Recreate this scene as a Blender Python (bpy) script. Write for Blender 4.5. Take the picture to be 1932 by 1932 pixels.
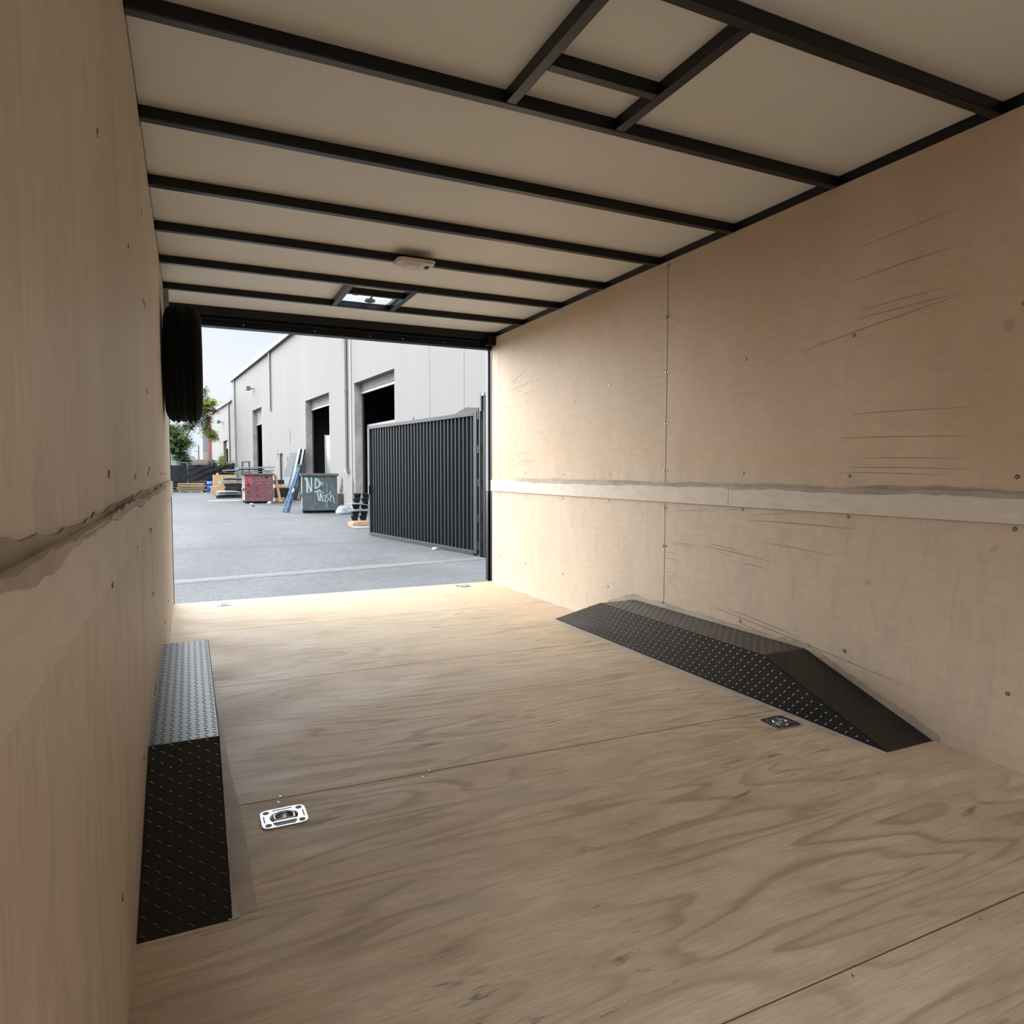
import bpy, bmesh, math, random
from mathutils import Vector, Matrix, Euler
random.seed(7)
S = bpy.context.scene
COL = S.collection
for o in list(bpy.data.objects): bpy.data.objects.remove(o)

# ------------------------------------------------------------ camera, sky, sun, exposure
def make_camera():
    yaw, pitch, roll = 0.4390, 0.05813, 0.00119
    cy, sy, cp, sp = math.cos(yaw), math.sin(yaw), math.cos(pitch), math.sin(pitch)
    f = Vector((sy*cp, cy*cp, -sp)); r = Vector((cy, -sy, 0)); u = r.cross(f)
    cr, sr = math.cos(roll), math.sin(roll)
    R, U = cr*r+sr*u, -sr*r+cr*u
    m = Matrix((R, U, -f)).transposed().to_4x4()
    m.translation = Vector((0.1164, -5.3713, 0.9354))
    cd = bpy.data.cameras.new('camera'); cd.sensor_width = 36; cd.lens = 1296.8*36/1932; cd.clip_start = .02; cd.clip_end = 600
    c = bpy.data.objects.new('camera', cd); c.matrix_world = m; COL.objects.link(c); S.camera = c
make_camera()

SKY_LOW, SKY_HIGH = 0.52, 3.6
def make_world():
    w = bpy.data.worlds.new('sky'); S.world = w; w.use_nodes = True
    nt = w.node_tree; n = nt.nodes; l = nt.links; n.clear()
    out = n.new('ShaderNodeOutputWorld'); bg = n.new('ShaderNodeBackground'); l.new(bg.outputs[0], out.inputs[0])
    tc = n.new('ShaderNodeTexCoord'); sx = n.new('ShaderNodeSeparateXYZ'); l.new(tc.outputs['Generated'], sx.inputs[0])
    mr = n.new('ShaderNodeMapRange'); mr.interpolation_type = 'SMOOTHSTEP'
    mr.inputs['From Min'].default_value = .20; mr.inputs['From Max'].default_value = .52
    mr.inputs['To Min'].default_value = SKY_LOW; mr.inputs['To Max'].default_value = SKY_HIGH
    l.new(sx.outputs['Z'], mr.inputs['Value'])
    no = n.new('ShaderNodeTexNoise'); no.inputs['Scale'].default_value = 3.5; no.inputs['Detail'].default_value = 6
    mp = n.new('ShaderNodeMapping'); mp.inputs['Scale'].default_value = (1, 1, 3.2); l.new(tc.outputs['Generated'], mp.inputs[0]); l.new(mp.outputs[0], no.inputs['Vector'])
    cr = n.new('ShaderNodeValToRGB'); l.new(no.outputs['Fac'], cr.inputs[0])
    cr.color_ramp.elements[0].position = .38; cr.color_ramp.elements[0].color = (.80, .92, 1.06, 1)
    cr.color_ramp.elements[1].position = .62; cr.color_ramp.elements[1].color = (.97, 1.01, 1.05, 1)
    l.new(cr.outputs[0], bg.inputs[0]); l.new(mr.outputs[0], bg.inputs[1])
make_world()
def make_sun():
    ld = bpy.data.lights.new('sun', 'SUN'); ld.energy = 4.1; ld.angle = math.radians(60); ld.color = (1, .97, .92)
    o = bpy.data.objects.new('sun', ld); COL.objects.link(o)
    d = Vector((-.60, .95, .25)).normalized()      # towards the sun
    o.rotation_euler = d.to_track_quat('Z', 'Y').to_euler()
make_sun()
S.view_settings.view_transform = 'Standard'; S.view_settings.look = 'None'
S.view_settings.gamma = 1; S.view_settings.use_curve_mapping = False; S.view_settings.exposure = 0.86

# ------------------------------------------------------------ helpers
def lin(r, g, b):
    f = lambda c: (c/255/12.92) if c/255 <= .04045 else ((c/255+.055)/1.055)**2.4
    return (f(r), f(g), f(b), 1)
class NT:
    def __init__(s, name):
        s.m = bpy.data.materials.new(name); s.m.use_nodes = True; s.n = s.m.node_tree.nodes; s.l = s.m.node_tree.links
        s.p = s.n['Principled BSDF']; s.tc = s.n.new('ShaderNodeTexCoord')
    def map(s, scale=(1, 1, 1), loc=(0, 0, 0), rot=(0, 0, 0), src=None):
        m = s.n.new('ShaderNodeMapping'); m.inputs['Scale'].default_value = scale; m.inputs['Location'].default_value = loc; m.inputs['Rotation'].default_value = rot
        s.l.new(src or s.tc.outputs['Object'], m.inputs[0]); return m.outputs[0]
    def noise(s, vec, scale=5, detail=4, rough=.5, dist=0, out='Fac'):
        t = s.n.new('ShaderNodeTexNoise'); t.inputs['Scale'].default_value = scale; t.inputs['Detail'].default_value = detail
        t.inputs['Roughness'].default_value = rough; t.inputs['Distortion'].default_value = dist
        if vec: s.l.new(vec, t.inputs['Vector'])
        return t.outputs[out]
    def ramp(s, fac, stops, interp='LINEAR'):
        r = s.n.new('ShaderNodeValToRGB'); r.color_ramp.interpolation = interp; e = r.color_ramp.elements
        while len(e) < len(stops): e.new(.5)
        for i, (p, c) in enumerate(stops):
            e[i].position = p; e[i].color = c if isinstance(c, tuple) else (c, c, c, 1)
        s.l.new(fac, r.inputs[0]); return r.outputs[0]
    def mix(s, fac, a, b, mode='MIX'):
        m = s.n.new('ShaderNodeMix'); m.data_type = 'RGBA'; m.blend_type = mode
        for sock, v in ((m.inputs[0], fac), (m.inputs[6], a), (m.inputs[7], b)):
            if hasattr(v, 'node'): s.l.new(v, sock)
            else: sock.default_value = v
        return m.outputs[2]
    def math(s, op, a, b=0.0, c=None):
        m = s.n.new('ShaderNodeMath'); m.operation = op
        for i, v in enumerate((a, b) if c is None else (a, b, c)):
            if hasattr(v, 'node'): s.l.new(v, m.inputs[i])
            else: m.inputs[i].default_value = v
        return m.outputs[0]
    def xyz(s, vec=None):
        x = s.n.new('ShaderNodeSeparateXYZ'); s.l.new(vec or s.tc.outputs['Object'], x.inputs[0]); return x.outputs
    def bump(s, h, strength=.3, dist=.01):
        b = s.n.new('ShaderNodeBump'); b.inputs['Strength'].default_value = strength; b.inputs['Distance'].default_value = dist
        s.l.new(h, b.inputs['Height']); s.l.new(b.outputs[0], s.p.inputs['Normal'])
    def set(s, color=None, rough=None, metal=None, spec=None, **k):
        for key, v in (('Base Color', color), ('Roughness', rough), ('Metallic', metal), ('Specular IOR Level', spec)):
            if v is None: continue
            if hasattr(v, 'node'): s.l.new(v, s.p.inputs[key])
            else: s.p.inputs[key].default_value = v
        for kk, v in k.items(): s.p.inputs[kk.replace('_', ' ')].default_value = v
        return s.m
def plain(name, c, rough=.6, metal=0, var=.12, scale=8, spec=.5, bump=0):
    t = NT(name); f = t.noise(t.map(), scale, 5, .6)
    a = tuple(max(0, x*(1-var)) for x in c[:3])+(1,); b = tuple(min(1, x*(1+var)) for x in c[:3])+(1,)
    col = t.ramp(f, [(.3, a), (.7, b)])
    if bump: t.bump(t.noise(t.map(), scale*6, 4), bump, .004)
    return t.set(col, rough, metal, spec)

class MB:
    def __init__(s): s.v = []; s.f = []; s.mi = []; s.sm = []
    def add(s, verts, faces, mi=0, smooth=False):
        b = len(s.v); s.v += [tuple(x) for x in verts]
        for f in faces: s.f.append(tuple(b+i for i in f)); s.mi.append(mi); s.sm.append(smooth)
        return s
    def box(s, a, b, mi=0, M=None):
        (x0, y0, z0), (x1, y1, z1) = a, b
        vs = [Vector(p) for p in ((x0,y0,z0),(x1,y0,z0),(x1,y1,z0),(x0,y1,z0),(x0,y0,z1),(x1,y0,z1),(x1,y1,z1),(x0,y1,z1))]
        if M: vs = [M @ p for p in vs]
        return s.add(vs, [(0,3,2,1),(4,5,6,7),(0,1,5,4),(1,2,6,5),(2,3,7,6),(3,0,4,7)], mi)
    def hexa(s, vs, mi=0):   # bottom 4 ccw then top 4
        return s.add(vs, [(0,3,2,1),(4,5,6,7),(0,1,5,4),(1,2,6,5),(2,3,7,6),(3,0,4,7)], mi)
    def bar(s, p0, p1, w, h, mi=0, up=(0,0,1)):
        p0, p1 = Vector(p0), Vector(p1); d = (p1-p0).normalized(); u = Vector(up)
        if abs(d.dot(u)) > .98: u = Vector((1,0,0))
        r = d.cross(u).normalized()*(w/2); t = r.cross(d).normalized()*(h/2)
        return s.hexa([p0-r-t, p0+r-t, p1+r-t, p1-r-t, p0-r+t, p0+r+t, p1+r+t, p1-r+t], mi)
    def cyl(s, p0, p1, r0, r1=None, n=12, mi=0, caps=True):
        r1 = r0 if r1 is None else r1; p0, p1 = Vector(p0), Vector(p1); d = (p1-p0).normalized()
        a = d.orthogonal().normalized(); b = d.cross(a); vs = []
        for P, r in ((p0, r0), (p1, r1)):
            for i in range(n):
                t = 2*math.pi*i/n; vs.append(P+a*math.cos(t)*r+b*math.sin(t)*r)
        s.add(vs, [(i, (i+1) % n, n+(i+1) % n, n+i) for i in range(n)], mi, True)
        if caps: s.add(vs[:n], [tuple(reversed(range(n)))], mi); s.add(vs[n:], [tuple(range(n))], mi)
        return s
    def tube(s, pts, r, n=8, mi=0):
        for a, b in zip(pts, pts[1:]): s.cyl(a, b, r, r, n, mi)
        return s
    def lathe(s, prof, axis_o, ax, n=48, mi=0):   # prof: (r, t) along axis ax
        ax = Vector(ax).normalized(); a = ax.orthogonal().normalized(); b = ax.cross(a); o = Vector(axis_o); vs = []
        for r, t in prof:
            for i in range(n):
                q = 2*math.pi*i/n; vs.append(o+ax*t+(a*math.cos(q)+b*math.sin(q))*r)
        fs = [(j*n+i, j*n+(i+1) % n, (j+1)*n+(i+1) % n, (j+1)*n+i) for j in range(len(prof)-1) for i in range(n)]
        return s.add(vs, fs, mi, True)
    def prism(s, poly, h0, h1, mi=0, M=None):
        n = len(poly); vs = [Vector((x, y, h0)) for x, y in poly]+[Vector((x, y, h1)) for x, y in poly]
        if M: vs = [M @ p for p in vs]
        s.add(vs, [tuple(reversed(range(n))), tuple(range(n, 2*n))]+[(i, (i+1) % n, n+(i+1) % n, n+i) for i in range(n)], mi); return s
    def build(s, name, mats, parent=None, bevel=0, local=False):
        o0 = Vector((0,0,0))
        if parent and not local:
            q = parent
            while q: o0 += q.location; q = q.parent
        me = bpy.data.meshes.new(name); me.from_pydata([tuple(Vector(p)-o0) for p in s.v], [], s.f)
        if not isinstance(mats, (list, tuple)): mats = [mats]
        for m in mats: me.materials.append(m)
        for p, mi, sm in zip(me.polygons, s.mi, s.sm): p.material_index = mi; p.use_smooth = sm
        bm = bmesh.new(); bm.from_mesh(me); bmesh.ops.recalc_face_normals(bm, faces=bm.faces); bm.to_mesh(me); bm.free()
        o = bpy.data.objects.new(name, me); COL.objects.link(o)
        if parent: o.parent = parent
        if bevel:
            b = o.modifiers.new('bevel', 'BEVEL'); b.width = bevel; b.segments = 2; b.limit_method = 'ANGLE'; b.angle_limit = math.radians(40)
        return o
def build_split(mb, name, mats, parent):
    # every loose piece of the collected mesh becomes a part of its own
    key = lambda p: tuple(round(c, 4) for c in p); par = {}
    def find(a):
        while par[a] != a: par[a] = par[par[a]]; a = par[a]
        return a
    for p in mb.v: par.setdefault(key(p), key(p))
    for f in mb.f:
        for i in f[1:]: par[find(key(mb.v[i]))] = find(key(mb.v[f[0]]))
    groups = {}
    for k, f in enumerate(mb.f): groups.setdefault(find(key(mb.v[f[0]])), []).append(k)
    out = []
    for ks in groups.values():
        m = MB()
        for k in ks: m.add([mb.v[i] for i in mb.f[k]], [tuple(range(len(mb.f[k])))], mb.mi[k], mb.sm[k])
        o = m.build(name, mats, parent); bm = bmesh.new(); bm.from_mesh(o.data); bmesh.ops.remove_doubles(bm, verts=bm.verts, dist=1e-5); bmesh.ops.recalc_face_normals(bm, faces=bm.faces); bm.to_mesh(o.data); bm.free(); out.append(o)
    return out
def tag(o, label=None, cat=None, group=None, kind=None):
    if label: o['label'] = label
    if cat: o['category'] = cat
    if group: o['group'] = group
    if kind: o['kind'] = kind
    return o
def thing(name, label, cat, loc=(0,0,0), group=None, rz=0):
    o = bpy.data.objects.new(name, None); o.empty_display_size = .1; COL.objects.link(o); o.location = loc; o.rotation_euler = (0,0,rz)
    return tag(o, label, cat, group)
def struct(o): o['kind'] = 'structure'; return o
def kids(o): return [c for c in bpy.data.objects if c.parent == o]
def copy_tree(o, parent=None):
    c = o.copy(); COL.objects.link(c); c.parent = parent
    for ch in kids(o): copy_tree(ch, c)
    return c

# ------------------------------------------------------------ materials
def mat_floor():
    t = NT('floor_plywood'); o = t.tc.outputs['Object']; X = t.xyz()
    sheet = t.math('FLOOR', t.math('DIVIDE', t.math('ADD', X[1], 2.17), 1.17))
    cmb = t.n.new('ShaderNodeCombineXYZ'); t.l.new(t.math('MULTIPLY', X[0], .5), cmb.inputs[0]); t.l.new(t.math('MULTIPLY', X[1], 3.1), cmb.inputs[1]); t.l.new(t.math('MULTIPLY', sheet, 3.7), cmb.inputs[2])
    n = t.noise(cmb.outputs[0], 1.25, 2.5, .45, .35)
    rings = t.math('FRACT', t.math('MULTIPLY', n, 13))
    grain = t.ramp(rings, [(0, 1.0), (.10, .1), (.45, 0), (.70, .25), (.90, 1.0)])
    amt = t.ramp(t.noise(t.map((.7, 1.2, 1), (3, 1, 0)), 1.6, 3), [(.36, 0.15), (.60, 1.0)])
    gr = t.math('MULTIPLY', t.math('MULTIPLY', grain, amt), .68)
    base = t.mix(t.ramp(t.noise(t.map((1, 1.6, 1)), 2.2, 5, .6), [(.3, 0.), (.7, 1.)]), (.60, .47, .325, 1), (.74, .60, .44, 1))
    c = t.mix(gr, base, (.33, .225, .135, 1))
    grime = t.ramp(t.noise(t.map((1.0, 3.4, 1), (9, 4, 0)), 3.4, 10, .78, .5), [(.38, 0.), (.68, .62)])
    c = t.mix(grime, c, (.34, .265, .185, 1))
    grey = t.ramp(t.noise(t.map((.8, 1.5, 1), (2, 7, 0)), 1.7, 5, .6), [(.5, 0.), (.72, .4)])
    c = t.mix(grey, c, (.56, .48, .39, 1))
    # fine fibres across the sheet
    fib = t.ramp(t.noise(t.map((5, 130, 1)), 1.3, 6, .7), [(.35, .82), (.62, 1.05)])
    c = t.mix(1.0, c, fib, 'MULTIPLY')
    # blackish scuffs, streaky along X
    sc = t.ramp(t.noise(t.map((3.2, 16, 1), (1, 3, 0)), 1.6, 8, .7, .6), [(.57, 0.), (.64, .8)])
    sm = t.ramp(t.noise(t.map(), 1.7, 4), [(.46, 0.), (.6, 1.)])
    c = t.mix(t.math('MULTIPLY', sc, sm), c, (.17, .14, .11, 1))
    # the sheet next to the opening is cleaner, yellower, darkened to curb doorway light
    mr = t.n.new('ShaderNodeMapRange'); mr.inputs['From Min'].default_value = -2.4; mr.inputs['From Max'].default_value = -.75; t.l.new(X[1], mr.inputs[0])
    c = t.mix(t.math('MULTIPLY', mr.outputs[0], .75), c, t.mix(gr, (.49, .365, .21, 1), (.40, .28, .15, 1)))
    t.bump(fib, .15, .002)
    return t.set(c, t.ramp(t.noise(t.map(), 3, 4), [(.3, .5), (.7, .68)]), spec=.35)
def mat_wall(name, vert=False, light=(.63, .49, .35, 1), dark=(.56, .42, .28, 1)):
    t = NT(name); X = t.xyz()
    cmb = t.n.new('ShaderNodeCombineXYZ')
    t.l.new(t.math('MULTIPLY', X[1], 1.6 if not vert else 5), cmb.inputs[0]); t.l.new(t.math('MULTIPLY', X[2], 2.2 if not vert else .7), cmb.inputs[1])
    t.l.new(t.math('MULTIPLY', t.math('FLOOR', t.math('DIVIDE', t.math('ADD', X[1], 2.355), 2.45)), 5.1), cmb.inputs[2])
    n = t.noise(cmb.outputs[0], 1.1, 3, .5, .4)
    g = t.ramp(t.math('FRACT', t.math('MULTIPLY', n, 14)), [(0, .0), (.5, .12), (.9, .7), (1, 0.)])
    big = t.ramp(t.noise(t.map((1, 1.3, .8)), 1.7, 5, .55), [(.32, 0.), (.68, 1.)])
    c = t.mix(big, dark, light)
    c = t.mix(t.math('MULTIPLY', g, .22), c, (.47, .34, .22, 1))
    # grey rubbed patches, mostly low on the wall
    low = t.n.new('ShaderNodeMapRange'); low.inputs['From Min'].default_value = 1.0; low.inputs['From Max'].default_value = .7; t.l.new(X[2], low.inputs[0])
    pt = t.ramp(t.noise(t.map((1, 5.0, 1.5), (0, 2, 5)), 1.8, 7, .66, 1.0), [(.48, 0.), (.64, .85)])
    c = t.mix(t.math('MULTIPLY', pt, t.math('MULTIPLY_ADD', low.outputs[0], .8, .2)), c, (.40, .335, .275, 1))
    c = t.mix(t.math('MULTIPLY', low.outputs[0], .5), c, (.62, .53, .44, 1))
    fine = t.ramp(t.noise(t.map((1, 2.2, 9) if not vert else (1, 12, 1)), 4.5, 6, .7, .3), [(.35, .94), (.65, 1.04)]); c = t.mix(1.0, c, fine, 'MULTIPLY')
    spk = t.ramp(t.noise(t.map((1, 1, 1)), 11, 2), [(.72, 0.), (.78, .5)])
    c = t.mix(spk, c, (.32, .26, .2, 1))
    return t.set(c, .55, spec=.3)
def mat_belt():
    t = NT('belt_plywood'); c = t.ramp(t.noise(t.map((1, 5, 14)), 2, 6, .6), [(.3, (.60, .53, .46, 1)), (.7, (.70, .63, .56, 1))])
    g = t.ramp(t.noise(t.map((1, 2, 3)), 5, 5), [(.6, 0.), (.75, .35)])
    return t.set(t.mix(g, c, (.45, .41, .37, 1)), .55, spec=.3)
def mat_ceiling():
    t = NT('ceiling_sheet'); c = t.ramp(t.noise(t.map((1.5, .5, 1)), 1.2, 3), [(.3, (.72, .695, .655, 1)), (.7, (.76, .735, .69, 1))])
    return t.set(c, .5, spec=.3)
def mat_asphalt():
    t = NT('asphalt'); v = t.map()
    a = t.ramp(t.noise(v, 38, 8, .85), [(.40, (.050, .050, .052, 1)), (.62, (.128, .128, .130, 1))])
    sp = t.ramp(t.noise(v, 9, 8, .9), [(.42, .80), (.58, 1.16)]); a = t.mix(1, a, sp, 'MULTIPLY')
    b = t.ramp(t.noise(t.map((.45, .16, 1)), 1.0, 6, .6), [(.35, .80), (.65, 1.10)])
    c = t.mix(1, a, b, 'MULTIPLY')
    cr = t.n.new('ShaderNodeTexVoronoi'); cr.feature = 'DISTANCE_TO_EDGE'; cr.inputs['Scale'].default_value = .34
    dv = t.n.new('ShaderNodeVectorMath'); dv.operation = 'ADD'; t.l.new(v, dv.inputs[0])
    sc = t.n.new('ShaderNodeVectorMath'); sc.operation = 'SCALE'; sc.inputs['Scale'].default_value = .5; t.l.new(t.noise(v, 2.5, 5, .6, out='Color'), sc.inputs[0]); t.l.new(sc.outputs[0], dv.inputs[1]); t.l.new(dv.outputs[0], cr.inputs['Vector'])
    k = t.ramp(cr.outputs['Distance'], [(.0, .7), (.008, 0.)])
    c = t.mix(t.math('MULTIPLY', k, t.ramp(t.noise(v, .5, 3), [(.5, 0.), (.6, .9)])), c, (.03, .03, .03, 1))
    tr = t.ramp(t.noise(t.map((.16, 1.1, 1), (0, 0, 0), (0, 0, .1)), 1.3, 6, .65, .5), [(.52, 0.), (.66, .6)])
    c = t.mix(tr, c, (.055, .055, .057, 1))
    t.bump(t.noise(v, 70, 5, .8), .5, .01)
    return t.set(c, .85, spec=.25)
def mat_facade():
    t = NT('painted_wall'); X = t.xyz()
    c = t.ramp(t.noise(t.map((.4, .4, .15)), 1, 4), [(.3, (.206, .198, .186, 1)), (.7, (.224, .217, .205, 1))])
    st = t.ramp(t.noise(t.map((2.2, 2.2, .35)), 1.6, 7, .7), [(.5, 0.), (.72, .75)])
    mr = t.n.new('ShaderNodeMapRange'); mr.inputs['From Min'].default_value = 3.6; mr.inputs['From Max'].default_value = -.4; t.l.new(X[2], mr.inputs[0])
    c = t.mix(t.math('MULTIPLY', st, mr.outputs[0]), c, (.10, .095, .088, 1))
    w = t.n.new('ShaderNodeTexWave'); w.wave_profile = 'TRI'; w.inputs['Scale'].default_value = .55; w.bands_direction = 'Y'; t.l.new(t.map(), w.inputs[0])
    seam = t.ramp(w.outputs['Fac'], [(0, .90), (.02, 1.)])
    return t.set(t.mix(1, c, seam, 'MULTIPLY'), .8, spec=.2)
def mat_rust(name, c1, c2, c3, sc=6):
    t = NT(name); f = t.noise(t.map((1, 1, .6)), sc, 8, .72, .4); c = t.ramp(f, [(.32, c1), (.5, c2), (.68, c3)])
    d = t.ramp(t.noise(t.map((8, 8, .8)), 1.5, 4), [(.55, 0.), (.75, .5)])
    t.bump(f, .3, .01)
    return t.set(t.mix(d, c, (.12, .08, .06, 1)), .7, spec=.3)
M = {}
M['floor'] = mat_floor(); M['wallR'] = mat_wall('birch_plywood', False); M['wallL'] = mat_wall('birch_plywood_streaked', True, (.67, .595, .50, 1), (.59, .51, .42, 1))
M['belt'] = mat_belt(); M['ceil'] = mat_ceiling(); M['asphalt'] = mat_asphalt(); M['facade'] = mat_facade()
M['steel'] = plain('black_painted_steel', (.006, .0065, .008), .3, 0, .3, 12, .3)
M['header'] = plain('black_header_steel', (.004, .005, .007), .4, 0, .3, 10, .22)
M['tread'] = plain('black_tread_plate', (.007, .007, .0075), .28, 0, .3, 9, .42)
M['rubber'] = plain('tyre_rubber', (.006, .007, .009), .8, 0, .2, 9, .12)
M['zinc'] = plain('zinc_plated_steel', (.50, .54, .55), .30, 1, .1, 25)
M['hole'] = plain('dark_recess', (.03, .03, .035), .5, .6, .2, 20)
M['screw'] = plain('screw_metal', (.5, .45, .36), .3, 1, .2, 30)
M['seal'] = plain('grey_sealant', (.41, .345, .275), .6, 0, .2, 6, .3)
M['sealL'] = plain('pale_sealant', (.46, .43, .40), .6, 0, .2, 9, .3)
M['seam'] = plain('seam_gap', (.10, .065, .04), .8, 0, .2, 20)
M['scratch'] = plain('scratch_mark', (.30, .20, .12), .8, 0, .2, 20)
M['alu'] = plain('bare_aluminium', (.19, .19, .23), .6, .0, .08, 15)
M['plastic'] = plain('ivory_plastic', (.60, .53, .47), .4, 0, .05, 15)
M['white'] = plain('white_plastic', (.75, .77, .77), .4, 0, .05, 15)
M['trim'] = plain('pale_metal_trim', (.165, .165, .158), .6, 0, .1, 3)
M['shutter'] = plain('shutter_metal', (0.225, 0.217, 0.199), .5, .1, .12, 3)
M['soot'] = plain('soot', (.07, .065, .06), .9, 0, .3, 3, .1)
M['dark'] = plain('dark_interior', (.012, .014, .018), .8, 0, .3, 2)  # near-black colour carries the shade inside the buildings
M['darkfloor'] = plain('warehouse_floor', (.03, .032, .036), .8, 0, .3, 2)
M['jamb'] = plain('stained_concrete', (.31, .29, .25), .8, 0, .3, 1.5)
M['gate'] = plain('gate_black_paint', (.005, .007, .011), .5, 0, .25, 3, .2)
M['gateframe'] = plain('gate_frame_paint', (.015, .017, .021), .5, 0, .25, 3, .25)
M['concrete'] = plain('concrete_gutter', (.112, .112, .110), .85, 0, .12, 5, .2)
M['joint'] = plain('tar_joint', (.085, .085, .087), .9, 0, .2, 9, .1)
M['line'] = plain('pale_line', (.125, .125, .125), .8, 0, .12, 9, .2)
M['tarp'] = plain('black_mesh_tarp', (.030, .030, .036), .75, 0, .25, 2, .25)
M['green_d'] = mat_rust('dumpster_grey_green', (.05, .055, .055, 1), (.065, .085, .085, 1), (.10, .125, .125, 1), 4)
M['red_d'] = mat_rust('dumpster_dull_red', (.10, .065, .06, 1), (.15, .06, .062, 1), (.16, .115, .105, 1), 4)
M['rust'] = mat_rust('rusty_rim', (.05, .04, .038, 1), (.09, .075, .07, 1), (.17, .12, .10, 1), 9)
M['side_d'] = mat_rust('dumpster_pale_side', (.14, .12, .105, 1), (.26, .23, .21, 1), (.34, .30, .27, 1), 5)
M['spray'] = plain('pale_spray_paint', (.33, .38, .39), .7, 0, .15, 9)
M['spray_red'] = plain('pink_spray_paint', (.36, .055, .07), .7, 0, .3, 9)
M['spray_grey'] = plain('greyish_spray_paint', (.24, .19, .18), .7, 0, .3, 9)
M['blue'] = plain('blue_fibreglass', (.022, .07, .14), .6, 0, .25, 7)
M['yellow'] = plain('yellow_sticker', (.55, .5, .12), .5)
M['card'] = plain('cardboard', (.42, .29, .14), .8, 0, .08, 4, .2)
M['card2'] = plain('orange_cardboard', (.42, .25, .15), .8, 0, .12, 4, .2)
M['pine'] = plain('pine_board', (.33, .25, .135), .8, 0, .2, 5, .2)
M['foam'] = plain('black_foam', (.02, .021, .024), .8, 0, .3, 4, .2)
M['sheetw'] = plain('off_white_sheet', (0.210, 0.217, 0.210), .8, 0, .12, 3, .2)
M['sheetg'] = plain('greenish_sheet', (0.150, 0.161, 0.146), .6, 0, .12, 3)
M['panel'] = plain('pale_blue_panel', (0.150, 0.165, 0.185), .9, 0, .08, 2, .08)
M['panelg'] = plain('frosted_pane', (.095, .105, .105), .8, 0, .1, 2, .1)
M['blackframe'] = plain('black_frame', (.02, .021, .025), .45)
M['bag'] = plain('white_plastic_bag', (0.247, 0.270, 0.300), .45, 0, .1, 5)
M['pink'] = plain('pink_film', (.5, .08, .13), .6)
M['brown'] = plain('brown_board', (.085, .068, .055), .8, 0, .3, 6)
M['plank'] = plain('orange_plank', (.34, .165, .075), .7, 0, .2, 4)
M['redwall'] = plain('red_stripe_wall', (0.225, 0.056, 0.053), .8, 0, .06, .4)
M['pinkwall'] = plain('pink_wall', (0.255, 0.203, 0.184), .8, 0, .06, .4)
M['tan'] = plain('tan_wall', (0.232, 0.191, 0.154), .8, 0, .1, .4)
M['farwhite'] = plain('far_white_wall', (0.247, 0.255, 0.262), .8, 0, .05, .4)
M['glassy'] = plain('far_window', (0.150, 0.173, 0.195), .3)
M['bark'] = plain('bark', (.09, .08, .06), .9)
M['leaf'] = plain('leaf_green', (.13, .205, .06), .6, 0, .5, 1.2, .2)
M['leafy'] = plain('leaf_yellow_green', (.25, .30, .065), .6, 0, .35, 1.2, .2)
M['leafd'] = plain('leaf_dark_green', (.05, .09, .035), .6, 0, .4, 1.2, .2)
M['car'] = plain('white_car_paint', (0.285, 0.292, 0.300), .25)
M['carglass'] = plain('car_glass', (.03, .035, .04), .1)
M['bluedrum'] = plain('blue_drum', (.03, .07, .30), .4)
M['lampgrey'] = plain('lamp_grey', (.12, .125, .13), .5)
M['pipe'] = plain('painted_pipe', (0.203, 0.197, 0.180), .6)
M['pipebr'] = plain('rusty_post', (.10, .06, .055), .7)
def mat_lens():
    t = NT('vent_lid_acrylic'); t.p.inputs['Base Color'].default_value = (.75, .8, .8, 1); t.p.inputs['Roughness'].default_value = .6
    tr = t.n.new('ShaderNodeBsdfTranslucent'); tr.inputs[0].default_value = (.50, .56, .57, 1)
    mx = t.n.new('ShaderNodeMixShader'); mx.inputs[0].default_value = .75; o = t.n['Material Output']
    t.l.new(t.p.outputs[0], mx.inputs[1]); t.l.new(tr.outputs[0], mx.inputs[2]); t.l.new(mx.outputs[0], o.inputs[0]); return t.m
M['lid'] = mat_lens()
def mat_lamplens():
    t = NT('lamp_lens'); t.bump(t.ramp(t.noise(t.map(), 90, 1), [(.4, 0.), (.6, 1.)]), .8, .003)
    return t.set((.70, .63, .57, 1), .15, spec=.8)
M['lamplens'] = mat_lamplens()

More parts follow.
